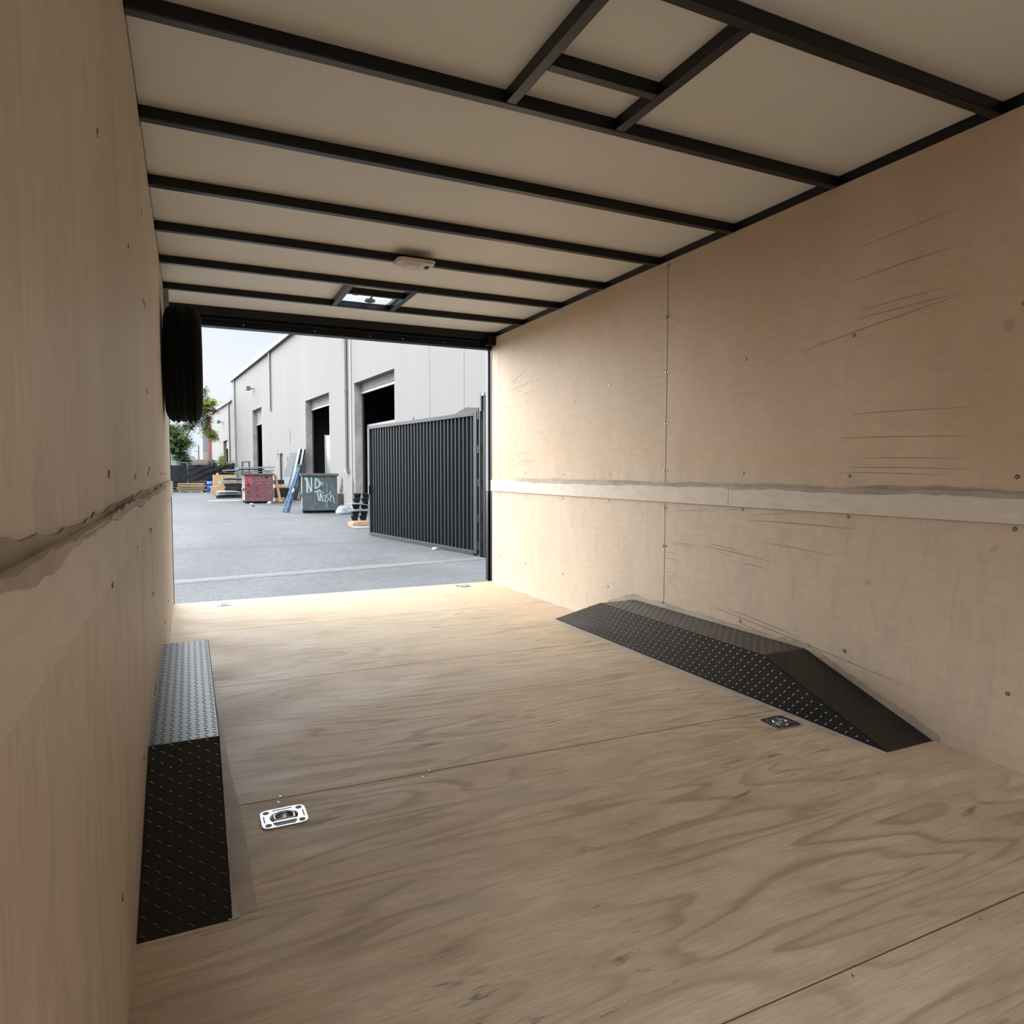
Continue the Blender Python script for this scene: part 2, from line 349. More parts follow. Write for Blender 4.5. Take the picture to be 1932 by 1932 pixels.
# ------------------------------------------------------------ the trailer shell
W, H, HC, FY = 2.45, 2.055, 2.095, -6.35     # inner width, top of wall lining, ceiling sheet, front wall
G = -.58                                      # yard level below the trailer floor
RINGS = [(.328, -3.468), (2.098, -3.512), (.324, -.174), (2.127, -.138)]
rw, rh = .040, .036                           # half size of the recess cut
def build_floor():
    xs = sorted({0, W} | {x+s*rw for x, y in RINGS for s in (-1, 1)}); ys = sorted({FY, 0} | {y+s*rh for x, y in RINGS for s in (-1, 1)})
    mb = MB()
    for i in range(len(xs)-1):
        for j in range(len(ys)-1):
            cx, cy = (xs[i]+xs[i+1])/2, (ys[j]+ys[j+1])/2
            if any(abs(cx-x) < rw and abs(cy-y) < rh for x, y in RINGS): continue
            mb.add([(xs[i], ys[j], 0), (xs[i+1], ys[j], 0), (xs[i+1], ys[j+1], 0), (xs[i], ys[j+1], 0)], [(0,1,2,3)])
    # underside and rear sill
    mb.box((0, FY, -.12), (W, 0, -.06), 1)
    mb.box((-.04, -.001, -.10), (W+.04, .03, -.004), 1)
    # sheet joints
    for y in (-1.02, -2.172, -3.385, -4.515):
        a = -.03 if y == -3.385 else 0
        mb.add([(.0, y-.0015-a*1.5, .0004), (W, y-.0015+a, .0004), (W, y+.0015+a, .0004), (0, y+.0015-a*1.5, .0004)], [(0,1,2,3)], 2)
    f = struct(mb.build('floor', [M['floor'], M['steel'], M['seam']]))
    # screws along the joints
    sc = MB().cyl((0,0,0), (0,0,.0012), .0042, .003, 8); first = None
    for y in (-1.045, -2.19, -3.40, -3.365, -4.53):
        for k in range(5):
            x = .35+.42*k+random.uniform(-.03, .03)
            if first is None: o = first = sc.build('screw', M['screw'], f, local=True)
            else: o = first.copy(); COL.objects.link(o); o.parent = f
            o.location = (x, y+(x-1)*(-.04 if y in (-3.40, -3.365) else 0), 0)
    # sealant along the wheel boxes
    mb = MB()
    def strip(pts, z, mi=0, jit=.006):
        L = []
        for (xa, xb, y) in pts: L += [(xa+random.uniform(-jit, jit), y, z), (xb+random.uniform(-jit, jit), y, z)]
        mb.add(L, [(2*i, 2*i+1, 2*i+3, 2*i+2) for i in range(len(pts)-1)], mi)
    def dense(y0, y1, fa, fb, z, mi=0, jit=.004, n=60):
        strip([(fa((y0+(y1-y0)*i/n)), fb((y0+(y1-y0)*i/n)), y0+(y1-y0)*i/n) for i in range(n+1)], z, mi, jit)
    dense(-3.86, -2.17, lambda y: .176, lambda y: .190+.028*max(0, min(1, (-2.1-y)/1.2))+.010*max(0, min(1, (-3.2-y)/.4)), .0008, 0, .0015)
    dense(-3.87, -3.35, lambda y: .172, lambda y: .190+.010*math.sin(y*9), .0016, 1, .004, 40)
    mb.build('sealant', [M['seal'], M['sealL']], f)
    mb = MB(); dense(-3.88, -1.55, lambda y: 2.186, lambda y: 2.207, .0008, 0, .003, 110); dense(-1.55, 0, lambda y: W-.035, lambda y: W-.002, .0008, 0, .004, 60)
    mb.build('sealant', [M['sealL']], f)
build_floor()

def smear(mb, side, z0, y0, y1, mi, up=.012, dn=.012, n=140):
    x = .0022 if side == 'l' else W-.0022
    if mi == 1: x = .0145 if side == 'l' else W-.0145
    a = b = 0; L = []
    for i in range(n+1):
        y = y0+(y1-y0)*i/n
        a = .75*a+random.uniform(-.004, .006); b = .75*b+random.uniform(-.004, .006)
        k = .5+.5*abs(math.sin(y*3.1+1)); L += [(x, y, z0-dn*k-max(-.002, b)), (x, y, z0+up*k+max(-.002, a))]
    mb.add(L, [(2*i, 2*i+1, 2*i+3, 2*i+2) for i in range(n)], mi)
def build_side(side):
    x0, x1 = (-.05, 0) if side == 'l' else (W, W+.05)
    xi = 0 if side == 'l' else W; q = 1 if side == 'l' else -1
    mb = MB(); door = (-6.2, -4.98)  # unseen side doorway on the left, added to let light onto the near floor
    if side == 'l':
        mb.box((x0, door[1], 0), (x1, 0, H)); mb.box((x0, FY, 0), (x1, door[0], H)); mb.box((x0, door[0], 1.88), (x1, door[1], H))
    else: mb.box((x0, FY, 0), (x1, 0, H))
    # outer skin in black sheet
    xs = (x0-.004, x0) if side == 'l' else (x1, x1+.004)
    if side == 'l': mb.box((xs[0], door[1], -.12), (xs[1], .03, HC+.06), 1); mb.box((xs[0], FY, -.12), (xs[1], door[0], HC+.06), 1)
    else: mb.box((xs[0], FY, -.12), (xs[1], .03, HC+.06), 1)
    # joints
    e = .0006*q
    def vj(y, za, zb, w=.0018, mi=2): mb.add([(xi+e, y-w, za), (xi+e, y+w, za), (xi+e, y+w, zb), (xi+e, y-w, zb)], [(0,1,2,3)], mi)
    js = -2.355 if side == 'r' else -2.84
    vj(js, .0, .775); vj(js, .87, H)
    vj(-.15, 0, H, .001, 3)
    if side == 'r':
        def scratch(y0, z0, y1, z1, w):
            n = 8; L = []
            for i in range(n+1):
                t = i/n; ww = .75*w*math.sin(math.pi*min(1, t*.9+.08))**.6; b = .003*math.sin(math.pi*t)
                L += [(xi+e, y0+(y1-y0)*t, z0+(z1-z0)*t+b-ww/2), (xi+e, y0+(y1-y0)*t, z0+(z1-z0)*t+b+ww/2)]
            mb.add(L, [(2*i, 2*i+1, 2*i+3, 2*i+2) for i in range(n)], 3)
        R = random.Random(5)
        SC = [(-3.52,1.79,-3.9,1.81,.004),(-3.48,1.67,-3.9,1.69,.005),(-3.52,1.55,-3.85,1.56,.004),(-3.50,1.52,-3.9,1.53,.004),(-3.25,1.44,-3.95,1.53,.005),
              (-3.50,1.16,-3.95,1.15,.004),(-3.44,1.07,-3.95,1.055,.004),(-3.55,.99,-3.95,.98,.003),(-3.5,.955,-3.95,.945,.004),(-3.45,.935,-3.9,.925,.003),
              (-2.97,.715,-3.55,.715,.005),(-3.05,.62,-3.45,.60,.004),(-2.7,.58,-2.93,.565,.004),(-2.68,.565,-3.1,.54,.005),(-2.74,.55,-2.88,.535,.003),(-2.94,.51,-3.1,.50,.004),
              (-2.42,.56,-2.62,.56,.004),(-2.42,.55,-2.6,.545,.003),(-2.36,.50,-2.44,.50,.003),(-2.36,.47,-2.5,.468,.003),(-2.37,.4,-2.47,.385,.003),(-2.37,.375,-2.46,.365,.003),(-2.37,.36,-2.44,.35,.003),(-2.39,.34,-2.46,.325,.003),
              (-2.85,.28,-3.3,.23,.005),(-2.75,.27,-3.8,.16,.006),(-2.9,.23,-3.45,.16,.005),(-2.9,.2,-3.45,.12,.004),(-2.8,.75,-3.02,.77,.003),(-3.0,.74,-3.3,.765,.003),(-2.45,.73,-2.75,.745,.003)]
        for s_ in SC: scratch(*s_)
        for (yc, zc, m) in [(-.45, 1.62, 9), (-.62, 1.58, 7), (-.35, 1.40, 5), (-.5, 1.02, 8), (-.65, .97, 6), (-.3, 1.2, 3), (-.8, 1.16, 2)]:
            for k in range(m):
                y = yc+R.uniform(-.16, .16); z = zc+R.uniform(-.06, .06); scratch(y, z, y-R.uniform(.05, .2), z+R.uniform(.005, .035), .002)
    w_ = struct(mb.build('wall_right' if side == 'r' else 'wall_left', [M['wallR'] if side == 'r' else M['wallL'], M['header'], M['seam'], M['scratch']]))
    # belt boards, proud of the lining
    xb = (xi, xi+.013*q)
    for y0, y1 in ((FY, -2.851), (-2.849, -.0005)):
        if side == 'l' and y0 == FY: y0 = door[1]
        MB().box((min(xb), y0, .775), (max(xb), y1, .868)).build('belt_board', M['belt'], w_, bevel=.001)
    mb = MB(); smear(mb, side, .870, -5.6 if side == 'r' else -4.9, -.02, 0, .010, .004); smear(mb, side, .866, -5.6 if side == 'r' else -4.9, -.5, 1, .002, .005)
    if side == 'r':   # sealant over the wheel box
        P = [(-1.50, .01), (-2.05, .20), (-3.32, .19), (-3.9, -.0)]
        L = []
        for (ya, za), (yb, zb) in zip(P, P[1:]):
            n = 40
            for i in range(n):
                t = i/n; L += [(W-.003, ya+(yb-ya)*t, za+(zb-za)*t-.01), (W-.003, ya+(yb-ya)*t, za+(zb-za)*t+.018+random.uniform(0, .012))]
        L = [(a, b, max(c, .0)) for a, b, c in L]
        mb.add(L, [(2*i, 2*i+1, 2*i+3, 2*i+2) for i in range(len(L)//2-1)], 0)
    mb.build('sealant', [M['seal'], M['seal']], w_)
    # screws
    sc = MB().cyl((0,0,0), (.0012*q, 0, 0), .0072, .0068, 12, 1); sc.cyl((0,0,0), (.0030*q, 0, 0), .0058, .0035, 10, 0); first = None
    pts = []
    for z in (.22, .534, .743, .944, 1.195, 1.47, 1.762, 2.03): pts += [(js-.011, z), (js+.011, z)]
    for y in (-2.93, -3.50, -1.80, -1.23, -.65, -.16, -4.1):
        for z in (.232, .757, .926, 1.46): 
            pts.append((y, z+random.uniform(-.006, .006)))
    for y, z in pts:
        if abs(y) < 3.4 and abs(y) > 1.9 and z < .2: continue
        if first is None: o = first = sc.build('screw', [M['screw'], M['seam']], w_, local=True)
        else: o = first.copy(); COL.objects.link(o); o.parent = w_
        o.location = (xi, y, z)
    return w_
build_side('l'); build_side('r')
struct(MB().box((0, FY-.05, 0), (W, FY, HC)).build('wall_front', M['wallR']))
def build_ceiling():
    mb = MB(); vx = (1.053, 1.407); vy = (-.93, -.585)
    xs = [-.05, vx[0], vx[1], W+.05]; ys = [FY-.05, vy[0], vy[1], -.0005]
    for i in range(3):
        for j in range(3):
            if i == 1 and j == 1: continue
            mb.box((xs[i], ys[j], HC), (xs[i+1], ys[j+1], HC+.012)); mb.box((xs[i], ys[j], HC+.03), (xs[i+1], ys[j+1], HC+.06))
    struct(mb.build('ceiling', M['ceil']))
build_ceiling()

# ------------------------------------------------------------ roof framing
def tube_box(a, b, name, label, cat='roof beam', group=None):
    return tag(MB().box(a, b).build(name, M['steel'], bevel=.003), label, cat, group)
BW = .035
beams = [(-5.15, 'black roof beam over the front of the trailer, nearest the added side doorway'), (-4.58, 'black roof beam one bay ahead of the framed square'), (-4.014, 'black steel roof beam closing the near side of the square frame, topmost at right of the photo'),
         (-3.41, 'black steel roof beam closing the far side of the square frame at upper right'), (-2.841, 'black steel roof beam, second one from the top left corner, plain'),
         (-2.280, 'black steel roof beam meeting the vertical joint of the plywood wall'), (-1.733, 'black steel roof beam that carries the small dome lamp'),
         (-1.182, 'black steel roof beam just on the near side of the roof vent'), (-.600, 'black steel roof beam on the far side of the roof vent, nearest the open end')]
for y, lab in beams:
    tube_box((.0, y, H), (W, y+BW, HC), 'roof_beam', lab, 'roof beam', 'black steel roof beams')
tube_box((-.004, -3.88, H), (.0, -.01, HC), 'roof_rail', 'black top rail along the left plywood wall', 'rail')
tube_box((W, FY, H), (W+.03, -.01, HC), 'roof_rail', 'black top rail along the top of the right plywood wall', 'rail')
tube_box((1.015, -3.979, H+.001), (1.05, -3.41, HC), 'framing_bar', 'left lengthwise bar of the square roof frame at upper right', 'roof bar', 'short bars of the roof framing')
tube_box((1.41, -3.979, H+.001), (1.445, -3.41, HC), 'framing_bar', 'right lengthwise bar of the square roof frame at upper right', 'roof bar', 'short bars of the roof framing')
tube_box((1.05, -3.642, H+.001), (1.41, -3.607, HC), 'framing_bar', 'short crossbar inside the square roof frame at upper right', 'roof bar', 'short bars of the roof framing')
tube_box((1.015, -1.147, H+.001), (1.05, -.60, HC), 'framing_bar', 'lengthwise bar on the left side of the white roof vent', 'roof bar', 'short bars of the roof framing')
tube_box((1.41, -1.147, H+.001), (1.445, -.60, HC), 'framing_bar', 'lengthwise bar on the right side of the white roof vent', 'roof bar', 'short bars of the roof framing')
tube_box((1.05, -.965, H+.001), (1.41, -.93, HC), 'framing_bar', 'short crossbar at the near edge of the white roof vent', 'roof bar', 'short bars of the roof framing')
def build_header():
    t = thing('door_header', 'black steel header spanning the top of the open rear doorway', 'door header', (W/2, .03, 1.965))
    MB().box((-.04, -.0, 1.968), (W+.04, .09, HC+.06)).build('beam', M['header'], t, bevel=.003)
    MB().box((0, -.045, 2.035), (W, 0, HC)).build('ledge', M['steel'], t, bevel=.002)
    MB().box((0, -.018, 2.008), (W, -.0, 2.022)).build('lip', M['steel'], t, bevel=.002)
    sc = MB().cyl((0,0,0), (0,-.003,0), .006, .004, 8); f = None
    for x in (.5, 1.0, 1.42, 1.68, 2.02, 2.4):
        if f is None: f = o = sc.build('screw', M['screw'], t, local=True)
        else: o = f.copy(); COL.objects.link(o); o.parent = t
        o.location = (x-W/2, -.03, 1.99-1.965)
    MB().box((W-.075, -.09, 1.985), (W-.001, 0, 2.055)).build('gusset', M['header'], t, bevel=.002)
build_header()
def jamb(side):
    s = 1 if side == 'r' else -1; x = W if side == 'r' else 0
    t = thing('door_post', 'narrow %s post at the %s edge of the open rear doorway' % (('black and bare metal', 'right') if side == 'r' else ('black', 'left')), 'door post', (x, .05, 0))
    a, b = sorted((x, x+s*.055)); MB().box((a, .0, -.1), (b, .09, 1.968)).build('post', M['header'], t)
    a, b = sorted((x-s*.004, x+s*.004)); MB().box((a, .001, .0), (b, .018, .775)).build('seal_strip', M['steel'], t)
    MB().box((a, .001, .869), (b, .018, 1.968)).build('seal_strip', M['steel'], t)
    if side == 'r':
        MB().box((x-.015, .05, .0), (x+.0, .10, .77)).build('trim_strip', M['steel'], t)
        MB().box((x-.015, .05, .772), (x+.0, .10, 1.966)).build('trim_strip', M['alu'], t)['label'] = 'bare metal trim strip'
jamb('l'); jamb('r')

# ------------------------------------------------------------ fittings
def lamp():
    t = thing('dome_light', 'small ivory plastic dome lamp, switched off, under a roof beam', 'lamp', (1.232, -1.765, H))
    c = Vector((1.232, -1.765, H-.001)); hw, hd = .105, .07
    def oct_(k, w, d): return [(-w+k, -d), (w-k, -d), (w, -d+k), (w, d-k), (w-k, d), (-w+k, d), (-w, d-k), (-w, -d+k)]
    mb = MB(); lo = [(c.x+x, c.y+y, c.z-.020) for x, y in oct_(.02, hw*.93, hd*.9)]; hi = [(c.x+x, c.y+y, c.z) for x, y in oct_(.022, hw, hd)]
    mb.add(lo+hi, [tuple(range(8)), tuple(range(8, 16))]+[(i, (i+1) % 8, 8+(i+1) % 8, 8+i) for i in range(8)])
    mb.build('base', M['plastic'], t, bevel=.003)
    mb = MB(); a = [(c.x-.02+x, c.y+y, c.z-.020) for x, y in oct_(.015, .066, .048)]; b = [(c.x-.02+x, c.y+y, c.z-.034) for x, y in oct_(.02, .05, .034)]
    mb.add(a+b, [tuple(range(8)), tuple(range(8, 16))]+[(i, (i+1) % 8, 8+(i+1) % 8, 8+i) for i in range(8)])
    mb.build('lens', M['lamplens'], t, bevel=.003)
    MB().box((c.x+.058, c.y-.018, c.z-.027), (c.x+.078, c.y+.018, c.z-.020)).build('switch', M['brown'], t, bevel=.002)
lamp()
def vent():
    t = thing('roof_vent', 'white square roof vent with bright lid and round crank knob', 'roof vent', (1.23, -.757, HC))
    x0, x1, y0, y1 = 1.053, 1.407, -.93, -.60
    mb = MB()
    for a, b in (((x0, y0, HC-.004), (x1, y0+.03, HC+.02)), ((x0, y1-.02, HC-.004), (x1, y1+.012, HC+.02)), ((x0, y0, HC-.004), (x0+.025, y1, HC+.02)), ((x1-.025, y0, HC-.004), (x1, y1, HC+.02))): mb.box(a, b)
    mb.build('frame', M['white'], t)
    mb = MB(); n = 8; L = []
    for i in range(n+1):
        for j in range(n+1):
            u, v = i/n, j/n; L.append((x0-.01+(x1-x0+.02)*u, y0-.01+(y1-y0+.03)*v, HC+.035+.045*math.sin(math.pi*u)*math.sin(math.pi*v)))
    mb.add(L, [(i*(n+1)+j, (i+1)*(n+1)+j, (i+1)*(n+1)+j+1, i*(n+1)+j+1) for i in range(n) for j in range(n)], 0, True)
    mb.build('lid', M['lid'], t)
    mb = MB().box((x0+.02, -.775, HC+.008), (x1-.02, -.762, HC+.014)); mb.box((1.12, -.80, HC+.006), (1.16, -.74, HC+.016)); cb_ = mb.build('crossbar', M['zinc'], t)
    k = MB().lathe([(.001, -.020), (.018, -.020), (.022, -.014), (.034, -.014), (.036, -.004), (.026, .006), (.012, .008)], (1.25, -.70, HC), (0,0,1), 24); k.build('crank_knob', M['lampgrey'], cb_)
    MB().box((1.243, -.765, HC+.004), (1.257, -.70, HC+.010)).build('crank_arm', M['zinc'], cb_)
vent()

def ring():
    t = thing('tie_down_ring', 'x', 'tie-down ring', (0,0,0), 'recessed tie-down rings in the floor')
    # plate with a round pan pressed in the middle
    N = 48
    def outl(k, z, w=.060, d=.053, r=.014):
        L = []
        for i in range(N):
            a = 2*math.pi*(i+.5)/N; ca, sa = math.cos(a), math.sin(a); q = 1/((abs(ca)/w)**7+(abs(sa)/d)**7)**(1/7); L.append((ca*q*k, sa*q*k, z))
        return L
    def circ(r, z): return [(r*math.cos(2*math.pi*(i+.5)/N), r*.92*math.sin(2*math.pi*(i+.5)/N), z) for i in range(N)]
    loops = [outl(1, 0), outl(1, .0022), outl(.98, .0030), circ(.0375, .0030), circ(.035, .001), circ(.030, -.014), circ(.022, -.022), circ(.001, -.022)]
    mb = MB(); V = [p for L in loops for p in L]
    for k in range(len(loops)-1):
        q = [(k*N+i, k*N+(i+1) % N, (k+1)*N+(i+1) % N, (k+1)*N+i) for i in range(N)]
        if k == 0: mb.add(V, q, 0, False)
        else:
            for f in q: mb.f.append(f); mb.mi.append(0); mb.sm.append(k >= 3)
    pl = mb.build('plate', M['zinc'], t)
    mb = MB()
    for x, y, w, d in ((0, .043, .026, .0018), (0, -.043, .026, .0018), (.051, 0, .0016, .018), (-.051, 0, .0016, .018)): mb.box((x-w, y-d, .003), (x+w, y+d, .0036))
    build_split(mb, 'pressed_groove', M['hole'], pl)
    h0 = MB().cyl((0,0,.0031), (0,0,.0037), .0085, .0085, 14).build('bolt_hole', M['hole'], pl)
    for i, (x, y) in enumerate(((.043, .036), (-.043, .036), (.043, -.036), (-.043, -.036))):
        o = h0 if i == 0 else h0.copy()
        if i: COL.objects.link(o)
        o.parent = pl; o.location = (x, y, 0)
    # the D shaped ring lying in the pan, hinge bar on the near side
    pts = [(.026*math.cos(math.radians(a)), .024*math.sin(math.radians(a))-.002, .0045) for a in range(-15, 196, 15)]
    MB().tube(pts+[(-.0245, -.020, .0045), (.0245, -.020, .0045), pts[0]], .0038, 8).build('ring', M['zinc'], t)
    MB().box((-.030, -.033, .003), (.030, -.024, .0065)).build('hinge_strap', M['zinc'], t, bevel=.001)
    return t
rp = ring()
for i, (x, y) in enumerate(RINGS):
    o = rp if i == 0 else copy_tree(rp); o.location = (x, y, 0)
    o['label'] = ['zinc tie-down ring in the floor beside the left wheel box', 'zinc tie-down ring in the floor close to the right wheel box', 'zinc tie-down ring at the left of the open rear edge of the floor', 'zinc tie-down ring at the right corner of the open rear edge'][i]

def treads(mb, O, u, v, lu, lv, nrm, inside=None, pitch=.0215):
    O, u, v, nrm = Vector(O), Vector(u).normalized(), Vector(v).normalized(), Vector(nrm).normalized()
    nu, nv = int(lu/pitch), int(lv/pitch)
    for i in range(nu):
        for j in range(nv):
            a, b = (i+.5)*lu/nu, (j+.5)*lv/nv
            if inside and not inside(a, b): continue
            c = O+u*a+v*b; s = 1 if (i+j) % 2 else -1
            d = (u*s+v).normalized(); e = nrm.cross(d).normalized()
            L, wd, h = .0100, .0032, .0011
            V = [c-d*L, c+e*wd, c+d*L, c-e*wd, c-d*L*.4+nrm*h, c+d*L*.4+nrm*h]
            mb.add(V, [(0,3,4), (3,5,4), (3,2,5), (2,1,5), (1,4,5), (1,0,4)], 0, False)
def wheel_box(side):
    q = 1 if side == 'l' else -1; xw = 0 if side == 'l' else W; wi = .177 if side == 'l' else .240
    xi = xw+q*wi; lab = 'long black tread plate wheel box along the %s plywood wall' % ('left' if side == 'l' else 'right')
    Y0, Y1, Y2, Y3, h = -1.56, -2.09, -3.31, -3.87, .195
    xt = xi - q*0.0
    t = thing('wheel_box', lab, 'wheel box', (xw+q*wi/2, -2.7, 0), 'black tread plate wheel boxes')
    th = .002
    def panel(name, quad, nrm, u, v, lu, lv, O, inside=None):
        mb = MB(); n = Vector(nrm).normalized(); Q = [Vector(p) for p in quad]; k = len(Q)
        mb.add(Q+[p-n*th for p in Q], [tuple(range(k)), tuple(reversed(range(k, 2*k)))]+[(i, (i+1) % k, k+(i+1) % k, k+i) for i in range(k)])
        treads(mb, O, u, v, lu, lv, nrm, inside)
        mb.build(name, M['tread'], t)
    panel('side_panel', [(xi, Y0, 0), (xi, Y3, 0), (xi, Y2, h), (xi, Y1, h)], (q, 0, 0), (0, -1, 0), (0, 0, 1), Y0-Y3, h, (xi, Y0, 0),
          lambda a, b: b < h-.008 and b < (a-.02)*h/(Y0-Y1) and b < (Y0-Y3-a-.02)*h/(Y2-Y3))
    panel('top_panel', [(xw, Y1, h), (xi, Y1, h), (xi, Y2, h), (xw, Y2, h)], (0, 0, 1), (q, 0, 0), (0, -1, 0), wi, Y1-Y2, (xw, Y1, h))
    for a, b, nm in ((Y0, Y1, 'rear_slope'), (Y3, Y2, 'front_slope')):
        s = 1 if a > b else -1; v = Vector((0, b-a, h)); n = Vector((0, s*h, abs(b-a)))
        panel(nm, [(xw, a, 0), (xi, a, 0), (xi, b, h), (xw, b, h)], n, (q, 0, 0), v, wi, v.length, (xw, a, 0))
wheel_box('l'); wheel_box('r')

def spare():
    c = Vector((.103, -1.06, 1.533)); R = .3175; hw = .094
    t = thing('spare_wheel', 'black spare wheel hung on the left plywood wall by the open end', 'wheel', c)
    prof = [(.20, -hw*.75), (.215, -hw*.9), (.26, -hw), (.285, -hw*.93), (R-.012, -hw*.80), (R-.002, -hw*.62)]
    gr = [-.5, -.18, .18, .5]
    for g in gr:
        p = g*hw*.95; prof += [(R, p-.004), (R-.006, p-.002), (R-.006, p+.002), (R, p+.004)]
    prof += [(R-.002, hw*.62), (R-.012, hw*.80), (.285, hw*.93), (.26, hw), (.215, hw*.9), (.20, hw*.75)]
    mb = MB().lathe(prof, c, (1, 0, 0), 96)
    # tread sipes: small raised blocks between the grooves
    bounds = [-.72, -.5, -.18, .18, .5, .72]
    for k in range(5):
        if k == 2: continue
        for i in range(96):
            a = 2*math.pi*i/96; a2 = a+.024; skew = .02*(1 if k % 2 else -1)
            x0, x1 = c.x+bounds[k]*hw*.95+.007, c.x+bounds[k+1]*hw*.95-.007
            V = []
            for rr in (R-.004, R+.0035):
                for (x, aa) in ((x0, a), (x1, a+skew), (x1, a2+skew), (x0, a2)): V.append((x, c.y+rr*math.cos(aa), c.z+rr*math.sin(aa)))
            mb.hexa(V)
    mb.build('tyre', M['rubber'], t)
    mb = MB().lathe([(.20, -hw*.75), (.185, -hw*.6), (.18, 0), (.185, hw*.6), (.20, hw*.75)], c, (1, 0, 0), 48)
    mb.lathe([(.18, .02), (.10, .03), (.05, .045), (.001, .045)], c, (1, 0, 0), 32); mb.build('rim', M['alu'], t)
    mb = MB().box((.0, -1.12, 1.47), (.012, -1.0, 1.60)); mb.cyl((.01, -1.06, 1.533), (.16, -1.06, 1.533), .012, .012, 10); mb.build('wall_bracket', M['steel'], t)
spare()
tag(MB().prism([(-.59, 1.90), (-.56, 1.985), (-.62, 2.05), (-.66, 2.04)], .001, .03, 0, Matrix(((0,0,1,0),(1,0,0,0),(0,1,0,0),(0,0,0,1)))).build('gusset_plate', M['alu']), 'small pale gusset plate on the left wall just above the spare wheel', 'plate')

# ------------------------------------------------------------ the yard
def build_ground():
    mb = MB(); mb.add([(-150, -120, G), (250, -120, G), (250, 260, G), (-150, 260, G)], [(0,1,2,3)])
    struct(mb.build('asphalt_yard', M['asphalt']))
    # concrete gutter strip across the gateway
    d = Vector((4.75, .66, 0)).normalized(); n = Vector((-d.y, d.x, 0)); o = Vector((-.09, 4.98, G))
    mb = MB(); P = lambda s, k, z: o+d*s+n*k+Vector((0, 0, z))
    mb.add([P(-9, -.10, .004), P(9, -.10, .004), P(9, .26, .004), P(-9, .26, .004)], [(0,1,2,3)], 0)
    mb.add([P(-9, .26, .006), P(9, .26, .006), P(9, .30, .006), P(-9, .30, .006)], [(0,1,2,3)], 1)
    mb.add([P(-2.2, .02, .0065), P(4.9, .02, .0065), P(4.9, .06, .0065), P(-2.2, .06, .0065)], [(0,1,2,3)], 2)
    struct(mb.build('concrete_gutter', [M['concrete'], M['joint'], M['line']]))
build_ground()

def build_gate():
    g0 = Vector((4.82, 6.06, G)); g1 = Vector((4.02, 10.88, G)); d = (g1-g0).normalized(); n = Vector((-d.y, d.x, 0))   # n towards the trailer side (-X)
    L = (g1-g0).length; P = lambda s, k, h: g0+d*s+n*k+Vector((0, 0, h))
    t = thing('yard_gate', 'tall black gate leaf of vertical corrugated metal standing open', 'gate', g0)
    def fb(mb, s0, s1, k0, k1, h0, h1, mi=0): mb.hexa([P(s0,k0,h0), P(s1,k0,h0), P(s1,k1,h0), P(s0,k1,h0), P(s0,k0,h1), P(s1,k0,h1), P(s1,k1,h1), P(s0,k1,h1)], mi)
    mb = MB(); fb(mb, 0, .12, -.05, .04, .03, 2.6); fb(mb, L-.07, L, -.05, .04, .02, 2.6); fb(mb, .12, L-.07, -.05, .04, .0, .085); fb(mb, .12, L-.07, -.05, .04, 2.52, 2.60)
    mb.build('frame', M['gateframe'], t, bevel=.006)
    mb = MB(); pt = .143; s = .12; prof = []
    while s < L-.07:
        for ds, k in ((0, -.022), (.075, -.022), (.093, .018), (.125, .018)):
            if s+ds < L-.07: prof.append((s+ds, k))
        s += pt
    prof.append((L-.07, -.022)); V = []
    for s, k in prof: V += [P(s, k, .085), P(s, k, 2.52)]
    for s, k in prof: V += [P(s, k-.006, .085), P(s, k-.006, 2.52)]
    m = len(prof); mb.add(V, [(2*i, 2*i+2, 2*i+3, 2*i+1) for i in range(m-1)]+[(2*m+2*i, 2*m+2*i+1, 2*m+2*i+3, 2*m+2*i+2) for i in range(m-1)])
    mb.build('corrugated_panel', M['gate'], t)
    mb = MB(); V = [P(0, .0, 2.60), P(.9, .0, 2.60), P(.42, .0, 2.70), P(.02, .0, 2.66)]
    mb.add(V+[p-n*.05 for p in V], [(0,1,2,3), (7,6,5,4), (0,1,5,4), (1,2,6,5), (2,3,7,6), (3,0,4,7)]); mb.build('top_plate', M['gateframe'], t)
    mb = MB(); fb(mb, L-.09, L-.03, .04, .07, .98, 1.2); lt = mb.build('latch', M['steel'], t, bevel=.004)
    mb = MB(); fb(mb, L-.075, L-.045, .068, .074, .98, 1.08); mb.build('padlock', M['alu'], lt)
    mb = MB().tube([P(2.55, 0, 2.6), P(2.57, 0, 2.66), P(2.62, 0, 2.60)], .006, 6); mb.build('wire_hook', M['steel'], t)
    for h in (2.45, 1.85, 1.25, .62, .12):
        MB().cyl(P(-.05, 0, h), P(-.05, 0, h+.14), .045, .045, 10).box((0,0,0), (.001,.001,.001), 0, Matrix.Translation(P(-.05, 0, h))).build('hinge', M['steel'], t)
    # post
    t2 = thing('gate_post', 'tall black square gate post between the gate and trailer doorway', 'post', (4.85, 5.75, G))
    MB().box((4.80, 5.72, G), (4.915, 5.86, G+2.84)).build('post', M['header'], t2, bevel=.004)
    MB().box((4.765, 5.86, G), (4.80, 5.90, G+2.9)).build('side_strip', M['gateframe'], t2)
    mb = MB().box((4.775, 5.71, G+2.84), (4.925, 5.87, G+2.89)); mb.build('cap', M['trim'], t2)
    MB().box((4.765, 5.835, G+2.58), (4.78, 5.86, G+2.9)).build('edge_trim', M['trim'], t2)
    # broken masonry edge behind the post
    # small drift of litter along the gate foot
build_gate()

